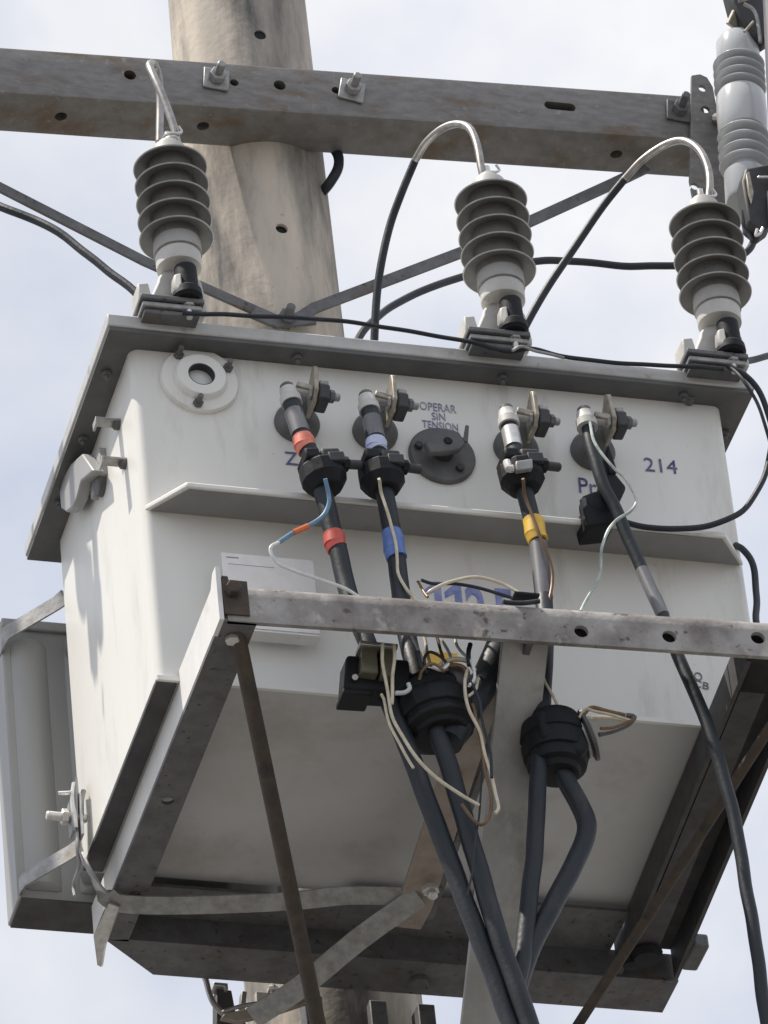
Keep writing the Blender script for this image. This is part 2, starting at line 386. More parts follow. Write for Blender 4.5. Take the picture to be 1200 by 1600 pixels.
MB().prism(rrect(.0, -.004, TW, .003, .003, -TH - .006, 2), (0, 0, .009)).build('bottom_lip', 'tank_paint', tr)
bolt_me = None
def lid_bolt(p):
    global bolt_me
    if bolt_me is None:
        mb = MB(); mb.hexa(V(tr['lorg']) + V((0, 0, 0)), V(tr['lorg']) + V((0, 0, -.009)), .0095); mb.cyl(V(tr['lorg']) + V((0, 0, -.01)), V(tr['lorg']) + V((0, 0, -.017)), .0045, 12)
        o = mb.build('lid_bolt', 'lid_under_shade', tr); bolt_me = o
    else:
        o = bolt_me.copy(); COL.objects.link(o)
    o.location = V(p) - V(tr['lorg'])
for x_ in (.30, .68, 1.02): lid_bolt((x_, -.024, -.0095))
for k in range(3):
    lid_bolt((-.026, .07 + k * .19, -.0095)); lid_bolt((TW + .026, .07 + k * .19, -.0095))
MB().box((.0005, .002, -TH - .0085), (.037, TD - .01, -TH + .002)).build('skid', 'dark_steel', tr, bevel=.002)
MB().box((TW - .03, .002, -TH - .0085), (TW - .0005, TD - .01, -TH + .002)).build('skid', 'dark_steel', tr, bevel=.002)
# horizontal stiffening ledge on the front
lz = -.372
led = MB(); led.prism([(0.003, 0, lz), (.058, -.085, lz - .006), (1.037, -.085, lz - .006), (TW - .003, 0, lz)], (0, 0, .012))
lg_ = led.build('stiffener_ledge', 'tank_paint', tr, bevel=.003)
MB().prism([(.012, -.004, lz - .0018), (.063, -.079, lz - .0072), (1.032, -.079, lz - .0072), (TW - .012, -.004, lz - .0018)], (0, 0, .0015)).build('underside', 'ledge_under_shade', lg_)  # dark sheet added to deepen the shade under the ledge
# sight glass
q = V((.121, 0, -.071))
sg = MB().lathe([(.071, 0), (.071, .007), (.069, .010), (.050, .012), (.047, .021), (.044, .024), (.0245, .024), (.0245, .004)], q, (0, -1, 0), 48, cap=False).build('inspection_cover', 'tank_paint', tr)
MB().lathe([(.0245, .003), (.0245, .006), (.01, .008)], q, (0, -1, 0), 32).build('glass_disc', 'sticker_white', sg)
MB().lathe([(.0246, .0062), (.0246, .0236), (.0228, .0236), (.0228, .0062)], q, (0, -1, 0), 32, cap=False).build('inner_ring', 'dark_grey', sg)
for a in (128, 28, 262):
    c = q + V((math.cos(rad(a)) * .059, 0, math.sin(rad(a)) * .059))
    MB().hexa(c + V((0, -.010, 0)), c + V((0, -.019, 0)), .0095).cyl(c + V((0, -.018, 0)), c + V((0, -.036, 0)), .005, 12).build('bolt', 'mid_grey', sg)
# tap changer disc and handle
q = V((.556, 0, -.189))
tp = MB().lathe([(.061, 0), (.061, .007), (.058, .010), (.001, .011)], q, (0, -1, 0), 48, cap=False).build('tap_changer', 'mid_grey', tr)
Mh = Matrix.Translation(q) @ Matrix.Rotation(rad(-22), 4, 'Y')
hd = MB(); hd.prism([(-.042, -.030, -.012), (-.042, -.030, .012), (-.012, -.032, .023), (.02, -.034, .023), (.03, -.034, .013), (.03, -.034, -.013), (.012, -.033, -.022), (-.012, -.031, -.02)], (0, -.013, 0), Mh)
ho = hd.build('handle', 'mid_grey', tp, bevel=.003)
MB().prism([(.028, -.040, -.006), (.046, -.046, .022), (.051, -.046, .018), (.036, -.040, -.010)], (0, -.006, 0), Mh).build('pointer', 'mid_grey', tp, bevel=.001)
MB().lathe([(.018, .008), (.018, .031)], q, (0, -1, 0), 24).build('spindle', 'dark_grey', tp)
MB().lathe([(.0082, .0462), (.0062, .0478)], q + V((0, 0, .002)), (0, -1, 0), 18).build('screw', 'black_rubber', tp)
for dx, dz in ((.028, -.030), (-.044, .012)):
    MB().hexa(q + V((dx, -.010, dz)), q + V((dx, -.018, dz)), .008).build('bolt', 'dark_grey', tp)
# writing on the tank
FY = -.0012
def wr(body, p0, p1, size, mt, rot=0):
    a = at(*p0, y=0); c = at(*p1, y=0)
    return text(body, (a.x, FY, a.z), size, mt, tr, width=(c - a).length, rot=rot)
wr('OPERAR', (656, 640), (713, 646), .026, 'ink_faded', -1)
wr('SIN', (675, 656), (696, 658), .024, 'ink_faded')
wr('TENSION', (660, 668), (716, 676), .024, 'ink_faded', -1)
wr('Z', (446, 726), (466, 726), .042, 'ink')
wr('Prim', (905, 770), (965, 778), .050, 'ink', -2)
wr('214', (1008, 736), (1059, 741), .044, 'ink')
for x_ in (.498, .535):
    MB().prism([(x_ + a, FY, -.571 + b_) for a, b_ in ((.016, 0), (.029, 0), (.029, .101), (.019, .101), (-.002, .080), (-.002, .066), (.016, .079))], (0, .0005, 0)).build('lettering', 'ink_blue', tr)
text('2', (.5705, FY, -.571), .140, 'ink_blue', tr, width=.036, bold=.003)
text('.', (.6115, FY, -.571), .140, 'ink_blue', tr, width=.009, bold=.003)
text('5', (.6215, FY, -.571), .140, 'ink_blue', tr, width=.036, bold=.003)
wr('CO', (1072, 1061), (1097, 1062), .026, 'ink_grey', -4)
wr('CB', (1082, 1072), (1107, 1074), .022, 'ink_grey', -12)
a = at(664, 1036, y=0); MB().box((a.x, -.0012, a.z), (a.x + .060, -.0004, a.z + .026)).build('warning_sticker', 'yellow_tape', tr)
# name plate on standoffs
npl = MB().box((.122, -.043, -.640), (.286, -.040, -.481)).build('nameplate', 'plate_alu', tr, bevel=.0008)
MB().box((.122, -.041, -.644), (.286, -.012, -.6402)).build('bracket', 'plate_alu', npl)
for x_ in (.150, .258):
    MB().box((x_, -.0398, -.52), (x_ + .018, .002, -.50)).build('standoff', 'tank_paint', npl)
MB().box((.130, -.0437, -.4915), (.152, -.0432, -.4900)).build('stamped_line', 'ink_grey', npl)
MB().box((.132, -.0435, -.5055), (.215, -.0432, -.5045)).build('ruled_line', 'red_print', npl)
# lifting lug, hooks and bolts on the left side
lug = MB()
p = at(128, 742, x=-.045)
lug.prism([at(*c, x=-.034) for c in ((128, 709), (145, 735), (126, 752), (119, 780), (113, 792), (103, 800), (95, 794), (93, 770), (97, 748), (110, 725))], (.022, 0, 0))
lug.box((-.013, p.y - .01, p.z + .0), (.002, p.y + .07, p.z + .06))
lug.build('lifting_lug', 'radiator_paint', tr, bevel=.003)  # darker grey stands in for the lid's shadow on the lug
MB().lathe([(.026, 0), (.026, .012), (.018, .016)], (0.001, .24, -.125), (-1, 0, 0), 28).build('boss', 'mid_grey', tr)
for px, py in ((183, 663), (193, 724)):
    p = at(px, py, x=-.004)
    ck = MB(); ck.prism([(0, p.y - .012, p.z + .004), (-.046, p.y - .012, p.z + .004), (-.046, p.y - .012, p.z - .012), (-.042, p.y - .012, p.z - .012), (-.042, p.y - .012, p.z), (0, p.y - .012, p.z)], (0, .024, 0))
    hk = ck.build('hook', 'galvanised', tr, bevel=.0008)
    MB().lathe([(.011, 0), (.011, .008), (.007, .012)], (0, p.y, p.z), (-1, 0, 0), 18).build('boss', 'mid_grey', hk)
for px, py in ((1146, 755), (1157, 818)):
    p = at(px - 6, py, x=TW)
    MB().rod((TW - .002, .1, p.z + .02), (TW + .014, .1, p.z + .02), .009).build('side_bolt', 'dark_grey', tr)
p = at(1075, 628, y=0)
MB().rod((p.x, .004, p.z), (p.x, -.022, p.z), .010).build('earth_stud', 'mid_grey', tr)
MB().rod((.93, .004, -.62 + .23), (.93, -.002, -.62 + .23), .004).build('weld_stud', 'tank_paint', tr)
# low voltage terminals
TERM = []
for i, (px, py) in enumerate(((463, 664), (585, 678), (805, 703), (925, 708))):
    q = at(px, py, y=0); TERM.append(q)
    bs = MB().lathe([(.041, 0), (.041, .010), (.036, .018), (.030, .024), (.022, .030), (.020, .062), (.001, .063)], q, (0, -1, 0), 36, cap=False).build('terminal_bushing', 'mid_grey', tr)
    tl = 14 - 6 * i if i < 3 else -14
    Mt = Matrix.Translation(q) @ Matrix.Rotation(rad(tl * .3), 4, 'Y')
    sp_ = MB(); sp_.prism([(0.004, -.05, -.024), (0.004, -.05, .020), (0.004, -.085, .047), (0.004, -.100, .055), (0.004, -.112, .046), (0.004, -.116, -.008), (0.004, -.10, -.026)], (.008, 0, 0), Mt)
    sp_.build('terminal_blade', 'brass', bs, bevel=.002)
    MB().box((.013, -.112, -.024), (.034, -.068, .010), Mt).build('clamp_block', 'dark_grey', bs, bevel=.004)
    MB().strip([Mt @ V((-.026, -.098, .004)), Mt @ V((.004, -.098, -.002))], .022, .012, V((0, 1, 0))).build('lug_tang', 'brass', bs, bevel=.002)
    MB().box((.015, -.108, .010), (.032, -.078, .022), Mt).build('clamp_jaw', 'galvanised', bs, bevel=.003)
    MB().rod(Mt @ V((-.03, -.098, -.006)), Mt @ V((.054, -.098, -.006)), .0075, .002, 16).build('bolt', 'galvanised', bs)
    MB().hexa(Mt @ V((.0345, -.098, -.006)), Mt @ V((.044, -.098, -.006)), .012).build('nut', 'dull_steel', bs)
    MB().hexa(Mt @ V((-.004, -.098, -.006)), Mt @ V((.003, -.098, -.006)), .0125).build('nut', 'galvanised', bs)
    lg = MB(); c1 = at(*((455, 628), (577, 640), (795, 662), (917, 665))[i], y=-.112); c2 = at(*((463, 655), (583, 665), (800, 690), (924, 700))[i], y=-.118); c0 = c1 - (c2 - c1).normalized() * .030
    lg.lathe([(.010, -.002), (.0150, 0), (.0160, .016), (.0190, .020), (.0190, .036)], c0, c1 - c0, 20)
    lg.build('cable_lug', 'pale_polymer', bs)
    MB().lathe([(.010, -.012), (.0125, -.009), (.0125, -.0035)], c0, c1 - c0, 18).build('lug_cap', 'mid_grey', bs)
# radiator panel at the back left
rd = MB(); RX0, RX1, RY0, RY1, RZ0, RZ1 = -.093, .42, .665, .765, -.735, -.115
rd.box((RX0, RY0 + .012, RZ0), (RX1, RY1, RZ1)); 
ro = rd.build('radiator', 'radiator_paint', tr, bevel=.004)
MB().box((RX0 + .004, RY0 + .006, RZ0 - .004), (RX1 - .004, RY1 - .004, RZ0 + .001)).build('base_plate', 'dark_steel', ro)
MB().box((RX0, RY0 + .002, RZ1 - .022), (RX1, RY0 + .0115, RZ1 - .002)).build('top_lip', 'radiator_paint', ro, bevel=.003)
for k in range(5):
    x0 = RX0 + .012 + k * .1
    MB().prism([(x0, RY0 + .013, RZ0 + .02), (x0 + .022, RY0, RZ0 + .03), (x0 + .05, RY0, RZ0 + .03), (x0 + .072, RY0 + .013, RZ0 + .02)], (0, 0, RZ1 - RZ0 - .075)).build('flute', 'radiator_paint', ro, bevel=.004)
MB().box((.02, TD - .002, -.2), (.30, RY0 + .02, -.15)).build('header_pipe', 'radiator_paint', ro, bevel=.02)
MB().box((.02, TD - .002, -.70), (.30, RY0 + .02, -.65)).build('header_pipe', 'radiator_paint', ro, bevel=.02)

# ------------------------------------------------------------------ surge arresters
def make_arrester(org):
    t = thing('surge_arrester', org, '', 'surge arrester', 'surge arresters along the lid edge')
    O = V(org)
    core = MB().lathe([(.043, .122), (.042, .150), (.0405, .17), (.0405, .340), (.036, .348)], O, seg=40, cap=False).build('core', 'silicone', t)
    MB().lathe([(.0435, .1225), (.0425, .150), (.036, .1655)], O, seg=40).build('neck', 'core_polymer', t)
    for k in range(5):
        z = .162 + k * .0415
        r = .0665
        sh = MB().lathe([(.033, z + .026), (.045, z + .016), (r - .003, z + .0015), (r, z - .001), (r - .002, z - .0035), (.048, z + .0055), (.035, z + .008), (.033, z + .010)], O, seg=56, cap=False)
        sh = sh.build('shed', 'silicone', t, smooth=60)
        MB().lathe([(r - .0045, z + .0006), (r - .0015, z + .0002), (r + .0006, z - .0012), (r - .0006, z - .0030), (r - .003, z - .0028)], O, seg=56, cap=False).build('shed_rim_glint', 'shed_rim_glint', sh, smooth=60)
    MB().lathe([(.034, .347), (.033, .358), (.030, .372), (.022, .376), (.020, .384), (.001, .385)], O, seg=32, cap=False).build('top_cap', 'pale_polymer', t)
    MB().hexa(O + V((0, 0, .384)), O + V((0, 0, .394)), .013).rod(O + V((0, 0, .39)), O + V((0, 0, .412)), .006, .001, 12).build('top_stud', 'bright_zinc', t)
    MB().lathe([(.030, .086), (.040, .090), (.041, .118), (.0385, .122)], O, seg=40).build('collar', 'pale_polymer', t)
    # bracket: vertical tongue carrying the arrester, rounded under the collar
    br = MB(); pts = []
    for k in range(13):
        a = rad(180 - 180 * k / 12); pts.append((math.cos(a) * .041, 0, .058 + math.sin(a) * .034))
    pts = [(-.066, 0, -.002), (-.058, 0, .018)] + pts + [(.047, 0, .012), (.046, 0, -.002)]
    br.prism([O + V((p[0], .000, p[2])) for p in pts], (0, .034, 0)); br.build('bracket', 'pale_polymer', t, bevel=.004)
    up = MB(); up.prism([O + V(p) for p in ((-.084, -.018, -.004), (-.084, -.018, .034), (-.064, -.018, .038), (-.060, -.018, .010), (-.05, -.018, -.004))], (0, .05, 0)); up.build('bracket_ear', 'pale_polymer', t, bevel=.003)
    for k in range(3):
        x0 = -.086 + .004 * k
        MB().box(O + V((x0, -.040 + .006 * k, -.016 - .012 * k)), O + V((.030 - .004 * k, .045, -.006 - .012 * k))).build('mounting_plate', 'dull_steel' if k != 1 else 'galvanised', t, bevel=.002)
    # ground lead disconnector
    DO = O + V((.003, -.028, 0))
    MB().lathe([(.014, .072), (.020, .070), (.021, .022), (.026, .016), (.027, .002), (.022, -.004), (.012, -.006)], DO, seg=28).build('disconnector', 'black_rubber', t)
    MB().prism([DO + V(p) for p in ((-.026, -.014, .042), (-.014, -.019, .044), (-.014, -.021, .018), (-.022, -.017, .004), (-.028, -.012, .016))], (0, .02, 0)).build('moulded_tab', 'pale_polymer', t, bevel=.003)
    MB().hexa(DO + V((0, 0, -.005)), DO + V((0, 0, -.018)), .0125).build('nut', 'bright_zinc', t)
    MB().rod(DO + V((0, 0, -.015)), DO + V((0, 0, -.044)), .006, .001, 12).build('stud', 'bright_zinc', t)
    return t
a0 = make_arrester((.0885, -.05, .052))
a0['label'] = 'grey ribbed surge arrester in front of the pole, above the round inspection cover'
for x_, lb in ((.6895, 'grey ribbed surge arrester in the middle of the lid, above the OPERAR writing'), (1.0995, 'grey ribbed surge arrester at the right end of the lid below the fuse cutout')):
    c = copy_tree(a0); c.location = (x_, -.05, .052 + ZL); c['lorg'] = (x_, -.05, .052); c['label'] = lb

def wire(name, label, cat, pts, r, material, group=None, smooth=7, seg=10):
    """pts: (px, py, y) of the photograph with the depth y, or local points"""
    q = [p if isinstance(p, V) else at(p[0], p[1], y=p[2]) for p in pts]
    return tag(MB().tube(q, r, seg, smooth, .0012).build(name, material), label, cat, group)
G1 = 'aluminium leads on the arresters'
def lead(label, bare, clad, r=.0072):
    t = thing('arrester_lead', at(*bare[0][:2], y=bare[0][2]), label, 'wire', G1)
    MB().tube([at(p[0], p[1], y=p[2]) for p in bare], r, 12).build('bare_conductor', 'aluminium_wire', t)
    if clad: MB().tube([at(p[0], p[1], y=p[2]) for p in clad], r + .0004, 12).build('covered_conductor', 'cable_black', t)
lead('bare bent wire hooked on top of the arrester in front of the pole', [(277, 232, -.05), (272, 200, -.05), (254, 150, -.045), (237, 112, -.03), (234, 101, .0), (241, 101, .03), (248, 122, .05), (250, 160, .06), (249, 222, .06)], None, .0075)
lead('wire arching from the middle arrester down behind the lid', [(757, 285, -.05), (752, 262, -.05), (745, 225, -.04), (733, 200, -.02), (712, 194, .02), (688, 203, .06), (665, 224, .10), (648, 252, .14)], [(648, 252, .14), (628, 300, .17), (610, 350, .2), (597, 405, .22), (589, 460, .24), (585, 530, .26), (584, 590, .28)])
lead('wire arching from the arrester at the right end across the sky', [(1106, 318, -.05), (1109, 290, -.05), (1106, 262, -.04), (1092, 234, -.02), (1068, 220, .02), (1040, 226, .06), (1004, 250, .1), (975, 281, .14)], [(975, 281, .14), (940, 325, .17), (897, 388, .2), (855, 450, .22), (820, 512, .24), (800, 560, .26)])
# wire twists at the arrester tops
for i, (px, py) in enumerate(((268, 224), (765, 284), (1104, 322))):
    q = at(px, py, y=-.05)
    lb = ('twisted wire end on the cap of the arrester before the pole', 'twisted wire end on the cap of the middle arrester', 'twisted wire end on the cap of the arrester under the cutout')[i]
    pts = [q + V((math.cos(k * 1.05) * .015, math.sin(k * 1.05) * .015, -.004 + .0016 * k)) for k in range(12)] + [q + V((.018, -.01, .022)), q + V((.012, -.012, .032))]
    tag(MB().tube(pts, .0026, 8, 3).build('wire_twist', 'bright_zinc'), lb, 'wire twist', 'wire twists on the arrester tops')

# earth wire linking the arrester feet
wire('earth_wire', 'thin black earth wire linking the feet of the three arresters', 'wire',
     [(285, 489, -.085), (310, 491, -.09), (360, 492, -.08), (440, 495, -.07), (520, 501, -.065), (600, 511, -.065), (680, 524, -.065), (740, 536, -.08), (793, 549, -.085),
      (830, 545, -.09), (880, 556, -.075), (950, 566, -.065), (1020, 571, -.065), (1080, 572, -.08), (1132, 577, -.085)], .0042, 'cable_black')
wire('earth_tail', 'thin twisted grey tail of the earth wire right of the middle arrester', 'wire', [(800, 548, -.095), (815, 541, -.1), (835, 548, -.1), (860, 553, -.09), (880, 558, -.08)], .0028, 'galvanised')
wire('earth_wire_tail', 'black wire leaving the right arrester foot towards the frame edge', 'wire', [(1148, 567, -.07), (1165, 565, -.03), (1205, 555, .05), (1330, 520, .3)], .0065, 'cable_black')
wire('earth_loop', 'black earth wire looping from the right arrester down to the neutral clamp', 'wire',
     [(1138, 572, -.09), (1165, 585, -.1), (1188, 615, -.1), (1203, 660, -.1), (1204, 710, -.1), (1190, 755, -.1), (1160, 797, -.1), (1115, 820, -.1), (1060, 827, -.1), (1010, 823, -.1), (965, 812, -.1), (935, 800, -.1)], .0054, 'cable_black')
wire('earth_branch', 'thin second wire beside the black loop at the lid corner', 'wire',
     [(1142, 575, -.095), (1160, 592, -.12), (1180, 625, -.12), (1196, 662, -.12), (1205, 700, -.11), (1215, 740, -.1)], .0032, 'cable_black')
wire('side_wire', 'black wire running down the right side of the tank behind the ledge', 'wire', [(1150, 852, .0), (1162, 859, -.02), (1174, 878, -.03), (1180, 910, -.04), (1182, 945, -.06), (1184, 985, -.09), (1190, 1040, -.1)], .0062, 'cable_black')
# lines in the sky behind
wire('line_wire', 'black line wire sagging from the left edge down behind the lid', 'wire', [(-120, 275, .6), (0, 322, .5), (70, 351, .45), (140, 400, .4), (208, 455, .35), (250, 500, .32)], .0082, 'cable_black')
wire('jumper_wire', 'black jumper wire running from the lid behind the arresters to the cutout', 'wire',
     [(545, 560, .4), (565, 520, .42), (600, 488, .45), (650, 458, .48), (720, 434, .52), (775, 418, .55), (838, 409, .58), (900, 408, .6), (985, 416, .61), (1060, 415, .62), (1120, 411, .63), (1160, 399, .64), (1176, 380, .65), (1180, 355, .66)], .0075, 'cable_black')
wire('pole_wire', 'black curved wire peeping out between the crossarm and the pole', 'wire', [(500, 215, .86), (525, 235, .85), (528, 258, .85), (516, 284, .86), (500, 305, .9)], .0105, 'cable_black')

# ------------------------------------------------------------------ fuse cutout at the right end of the arm
cy = .62
q0 = at(1168, 318, y=cy); q1 = at(1152, 66, y=cy); ax = (q1 - q0); Lc = ax.length; axn = ax.normalized()
fc = thing('fuse_cutout', q0, 'grey porcelain fuse cutout hanging at the right end of the crossarm', 'fuse cutout')
def shedp(h0, h1, n, r0, r1):
    P = []; pitch = (h1 - h0) / n
    for k in range(n): P += [(r0, h0 + k * pitch), (r0, h0 + (k + .34) * pitch), (r1 - .002, h0 + (k + .46) * pitch), (r1, h0 + (k + .58) * pitch), (r1 - .002, h0 + (k + .72) * pitch), (r0 + .004, h0 + (k + .96) * pitch)]
    return P
H_ = Lc
prof = [(.030, 0), (.041, .002), (.044, .008), (.044, H_ * .17)] + shedp(H_ * .19, H_ * .43, 4, .034, .0525) + [(.046, H_ * .435), (.050, H_ * .46), (.051, H_ * .55), (.050, H_ * .645), (.046, H_ * .665)] + shedp(H_ * .67, H_ * .87, 4, .034, .0525) + [(.042, H_ * .875), (.044, H_ * .90), (.0435, H_ * .985), (.036, H_ * 1.02), (.02, H_ * 1.025)]
MB().lathe(prof, q0, axn, 48).build('porcelain_body', 'porcelain', fc, smooth=28)
fr = V((.42, -.9, 0)).normalized()           # direction the cutout faces
tb0 = at(1221, 345, y=cy - .09); tb1 = at(1203, -40, y=cy - .12)
MB().lathe([(.024, 0), (.026, .004), (.026, .07), (.018, .075), (.0165, (tb1 - tb0).length)], tb0, tb1 - tb0, 24).build('fuse_tube', 'grey_sleeve', fc)
lb_ = MB(); p0 = at(1172, 262, y=cy - .055); p1 = at(1183, 360, y=cy - .1)
lb_.prism([at(*p, y=cy - .075) for p in ((1160, 282), (1165, 262), (1205, 255), (1207, 350), (1190, 362), (1170, 345))], (0, .045, 0)); lb_.build('hinge_casting', 'dark_grey', fc, bevel=.005)
MB().prism([at(*p, y=cy - .085) for p in ((1166, 272), (1171, 267), (1178, 300), (1175, 316), (1170, 300))], (0, .008, 0)).build('hinge_arm', 'brass', fc, bevel=.001)
MB().rod(at(1183, 277, y=cy - .09), at(1206, 277, y=cy - .09), .003).build('pin', 'bright_zinc', fc)
MB().strip([at(1143, 42, y=cy - .02), at(1165, -5, y=cy - .05), at(1178, -30, y=cy - .07)], .026, .012, V((1, .3, 0))).build('top_contact', 'brass', fc, bevel=.002)
MB().prism([at(*p, y=cy - .05) for p in ((1136, -30), (1145, 5), (1160, 30), (1178, 55), (1196, 62), (1230, 40), (1230, -30))], (0, .045, 0)).build('top_hood', 'dark_grey', fc, bevel=.006)
MB().tube([at(*p, y=cy - .09) for p in ((1162, 6), (1176, 14), (1183, 28), (1187, 55), (1188, 66))], .004, 8).build('contact_spring', 'galvanised', fc)
MB().tube([at(*p, y=cy - .09) for p in ((1163, 50), (1170, 42), (1177, 34))], .003, 8).build('hook_eye', 'brass', fc)
MB().tube([at(*p, y=cy - .1) for p in ((1183, 358), (1181, 368), (1188, 364), (1192, 356))], .003, 8).build('pigtail', 'bright_zinc', fc)
MB().tube([at(*p, y=cy - .05) for p in ((1160, 330), (1162, 350), (1170, 362), (1176, 378))], .005, 8).build('terminal_wire', 'cable_black', fc)

# mounting plate between arm end and cutout
xe = 1.452
pb = MB(); yb = AY - .004
outl = [(1077, 128), (1081, 119), (1095, 120), (1106, 126), (1112, 170), (1118, 240), (1126, 300), (1112, 312), (1088, 316), (1078, 290), (1070, 250)]
pp = [at(px, py, y=yb) for px, py in ((1079, 122), (1092, 120), (1103, 125), (1112, 140), (1142, 300), (1138, 320), (1092, 322), (1082, 316), (1076, 285))]
pb.prism([p + V((0, -.008, 0)) for p in pp], (0, .008, 0)); pbo = pb.build('arm_bracket', 'arm_steel', fc)
hc = []
for px, py, r in ((1096, 142, .0085), (1100, 175, .0095), (1084, 295, .009)):
    p = at(px, py, y=yb); hc.append(MB().cyl(p + V((0, -.05, 0)), p + V((0, .05, 0)), r, 16))
cut(pbo, hc)
MB().tube([at(1120, 185, y=AY - .01), q0 + axn * (.55 * H_) + V((-.03, .02, 0))], .012, 10, 1).build('bracket_pin', 'dull_steel', fc)

fc_shadow = copy_tree(fc); fc_shadow.rotation_euler = (0, 0, rad(-32)); fc_shadow.location = (-.575, .52, q0.z + ZL); fc_shadow['lorg'] = (-.585, .56, q0.z)  # unseen cutout added only to cast a shadow on the tank's left face
fc_shadow['label'] = 'unseen porcelain fuse cutout added left of the view to shade the tank side'
fc['group'] = fc_shadow['group'] = 'fuse cutouts on the crossarm'
# ------------------------------------------------------------------ platform
pf = thing('support_platform', (.57, .25, -.81), 'steel angle platform with diagonal rods carrying the transformer', 'platform')
# front beam: an angle with a rounded top edge
F0 = V((.052, -.279, 0)); F1 = V((1.30, -.322, 0)); z0, z1 = -.811, -.7255
prof = [(0, z0), (0, z0 + .055), (.003, z0 + .068), (.008, z0 + .077), (.017, z0 + .083), (.028, z1), (.085, z1), (.085, z1 - .007), (.030, z1 - .007), (.018, z0 + .075), (.009, z0 + .060), (.009, z0)]
fbm = MB(); fbm.prism([F0 + V((0, a, z)) for a, z in prof], F1 - F0)
fb = fbm.build('front_beam', 'weathered_beam', pf, smooth=40)
hc = []
for px, py in ((911, 981), (1047, 992), (1184, 997)):
    p = at(px, py, y=-.31); p.y = -.31
    hc.append(MB().cyl(p + V((0, -.06, 0)), p + V((0, .06, 0)), .0125, 18))
cut(fb, hc)
MB().prism([F0 + V((0, a_, z_)) for a_, z_ in ((.030, z0 + .032), (.036, z0 + .032), (.036, z1 - .0085), (.030, z1 - .0085))], (F1 - F0) * .985).build('hole_shade_plate', 'dark_steel', pf)  # hidden dark plate added behind the beam holes to darken them
# left beam: an angle, upright leg outside
lbm = MB(); x0 = .040
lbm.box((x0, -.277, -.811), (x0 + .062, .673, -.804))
MB().box((x0 - .0005, -.277, -.8035), (x0 + .0065, .673, -.7415)).build('upright_leg', 'sunlit_leg', pf)
MB().box((x0 - .0005, -.277, -.7413), (x0 + .0065, -.006, -.716)).build('upright_leg', 'sunlit_leg', pf)
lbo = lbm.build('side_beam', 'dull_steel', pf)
lbo.data.transform(Matrix.Translation((0, 0, 0)))
p = at(262, 1252, z=-.811); hc = [MB().cyl(p + V((0, 0, -.03)), p + V((0, 0, .02)), .011, 16)]
p = at(210, 1398, z=-.811); hc.append(MB().cyl(p + V((0, 0, -.03)), p + V((0, 0, .02)), .011, 16))
cut(lbo, hc)
tri = MB(); tri.prism([(x0 - .0035, -.283, -.8125), (x0 - .0035, -.283, -.702), (x0 - .0035, -.262, -.702), (x0 - .0035, -.235, -.735), (x0 - .0035, -.235, -.8125)], (.008, 0, 0))
tri.build('end_plate', 'sunlit_leg', pf)
MB().box((x0 + .0078, -.2775, -.8025), (x0 + .020, -.2365, -.7145)).build('end_block', 'rusty_rod', pf, bevel=.003)
MB().hexa((x0 + .022, -.2835, -.752), (x0 + .022, -.300, -.752), .014).build('bolt', 'rusty_rod', pf)
MB().box((x0 + .006, -.2835, -.80), (x0 + .05, -.2795, -.728)).build('end_plate', 'rusty_rod', pf, bevel=.001)
MB().hexa((x0 + .03, -.235, -.8115), (x0 + .03, -.235, -.822), .013).build('bolt', 'bright_zinc', pf)
# right beam: a channel that opens downwards
rb = MB()
prr = [(.0, -.811), (.008, -.811), (.008, -.7485), (.107, -.7485), (.107, -.811), (.115, -.811), (.115, -.741), (0, -.741)]
a = [V((.958 + x, -.293, z)) for x, z in prr]
rb.prism(a, (.049, .951, 0)); rb.build('side_beam', 'dark_steel', pf)
rb2 = MB(); rb2.prism([V((.975 + x, -.20, z)) for x, z in ((0, -.806), (.045, -.806), (.045, -.799), (0, -.799))], (.042, .80, 0)); rb2.build('inner_plate', 'dark_steel', pf)
# middle bar under the tank
mb_ = MB(); c0 = at(772, 1030, z=-.80); c1 = at(648, 1415, z=-.86)
mb_.strip([c0 + (c1 - c0) * .07, c1, c1 + V((-.004, .06, -.002))], .062, .012, V((1, .25, 0))); mb_.build('middle_bar', 'brown_bar', pf, bevel=.002)
mb_ = MB(); mb_.strip([c0 + V((.048, -.06, .02)), c1 + V((.038, .04, .02))], .012, .04, V((1, .25, 0))); mb_.build('middle_bar_flange', 'dull_steel', pf)
# back beam with mitred left end
bk = MB(); y0, y1 = .667, .770
bk.prism([(.060, y0 + .006, -.811), (.17, y1, -.811), (1.125, y1, -.811), (1.125, y0, -.811), (.10, y0, -.811)], (0, 0, .007)); bk.build('back_beam_flange', 'dull_steel', pf)
MB().box((.085, y0 + .0005, -.8035), (1.124, y0 + .008, -.752)).build('back_beam_web', 'dull_steel', pf)
MB().box((.48, TD - .04, -.757), (1.0, y0 - .0005, -.7505)).build('back_beam_top', 'dull_steel', pf)
MB().box((.112, TD - .006, -.757), (.4795, y0 - .0005, -.7505)).build('back_beam_top', 'dull_steel', pf)
p = at(655, 1530, z=-.811)
MB().hexa(p, p + V((0, 0, -.012)), .017).build('bolt', 'dull_steel', pf)
for px, py, r in ((1010, 1490, .03), (985, 1500, .018)):
    p = at(px, py, z=-.812); MB().lathe([(r, 0), (r * .8, .014), (.001, .015)], p, (0, 0, -1), 18, cap=False).build('corner_bolt', 'black_rubber', pf)
p = at(1082, 1490, z=-.80)
MB().box((p.x - .012, p.y - .045, -.815), (p.x + .018, p.y + .035, -.785)).build('corner_clip', 'dull_steel', pf, bevel=.005)
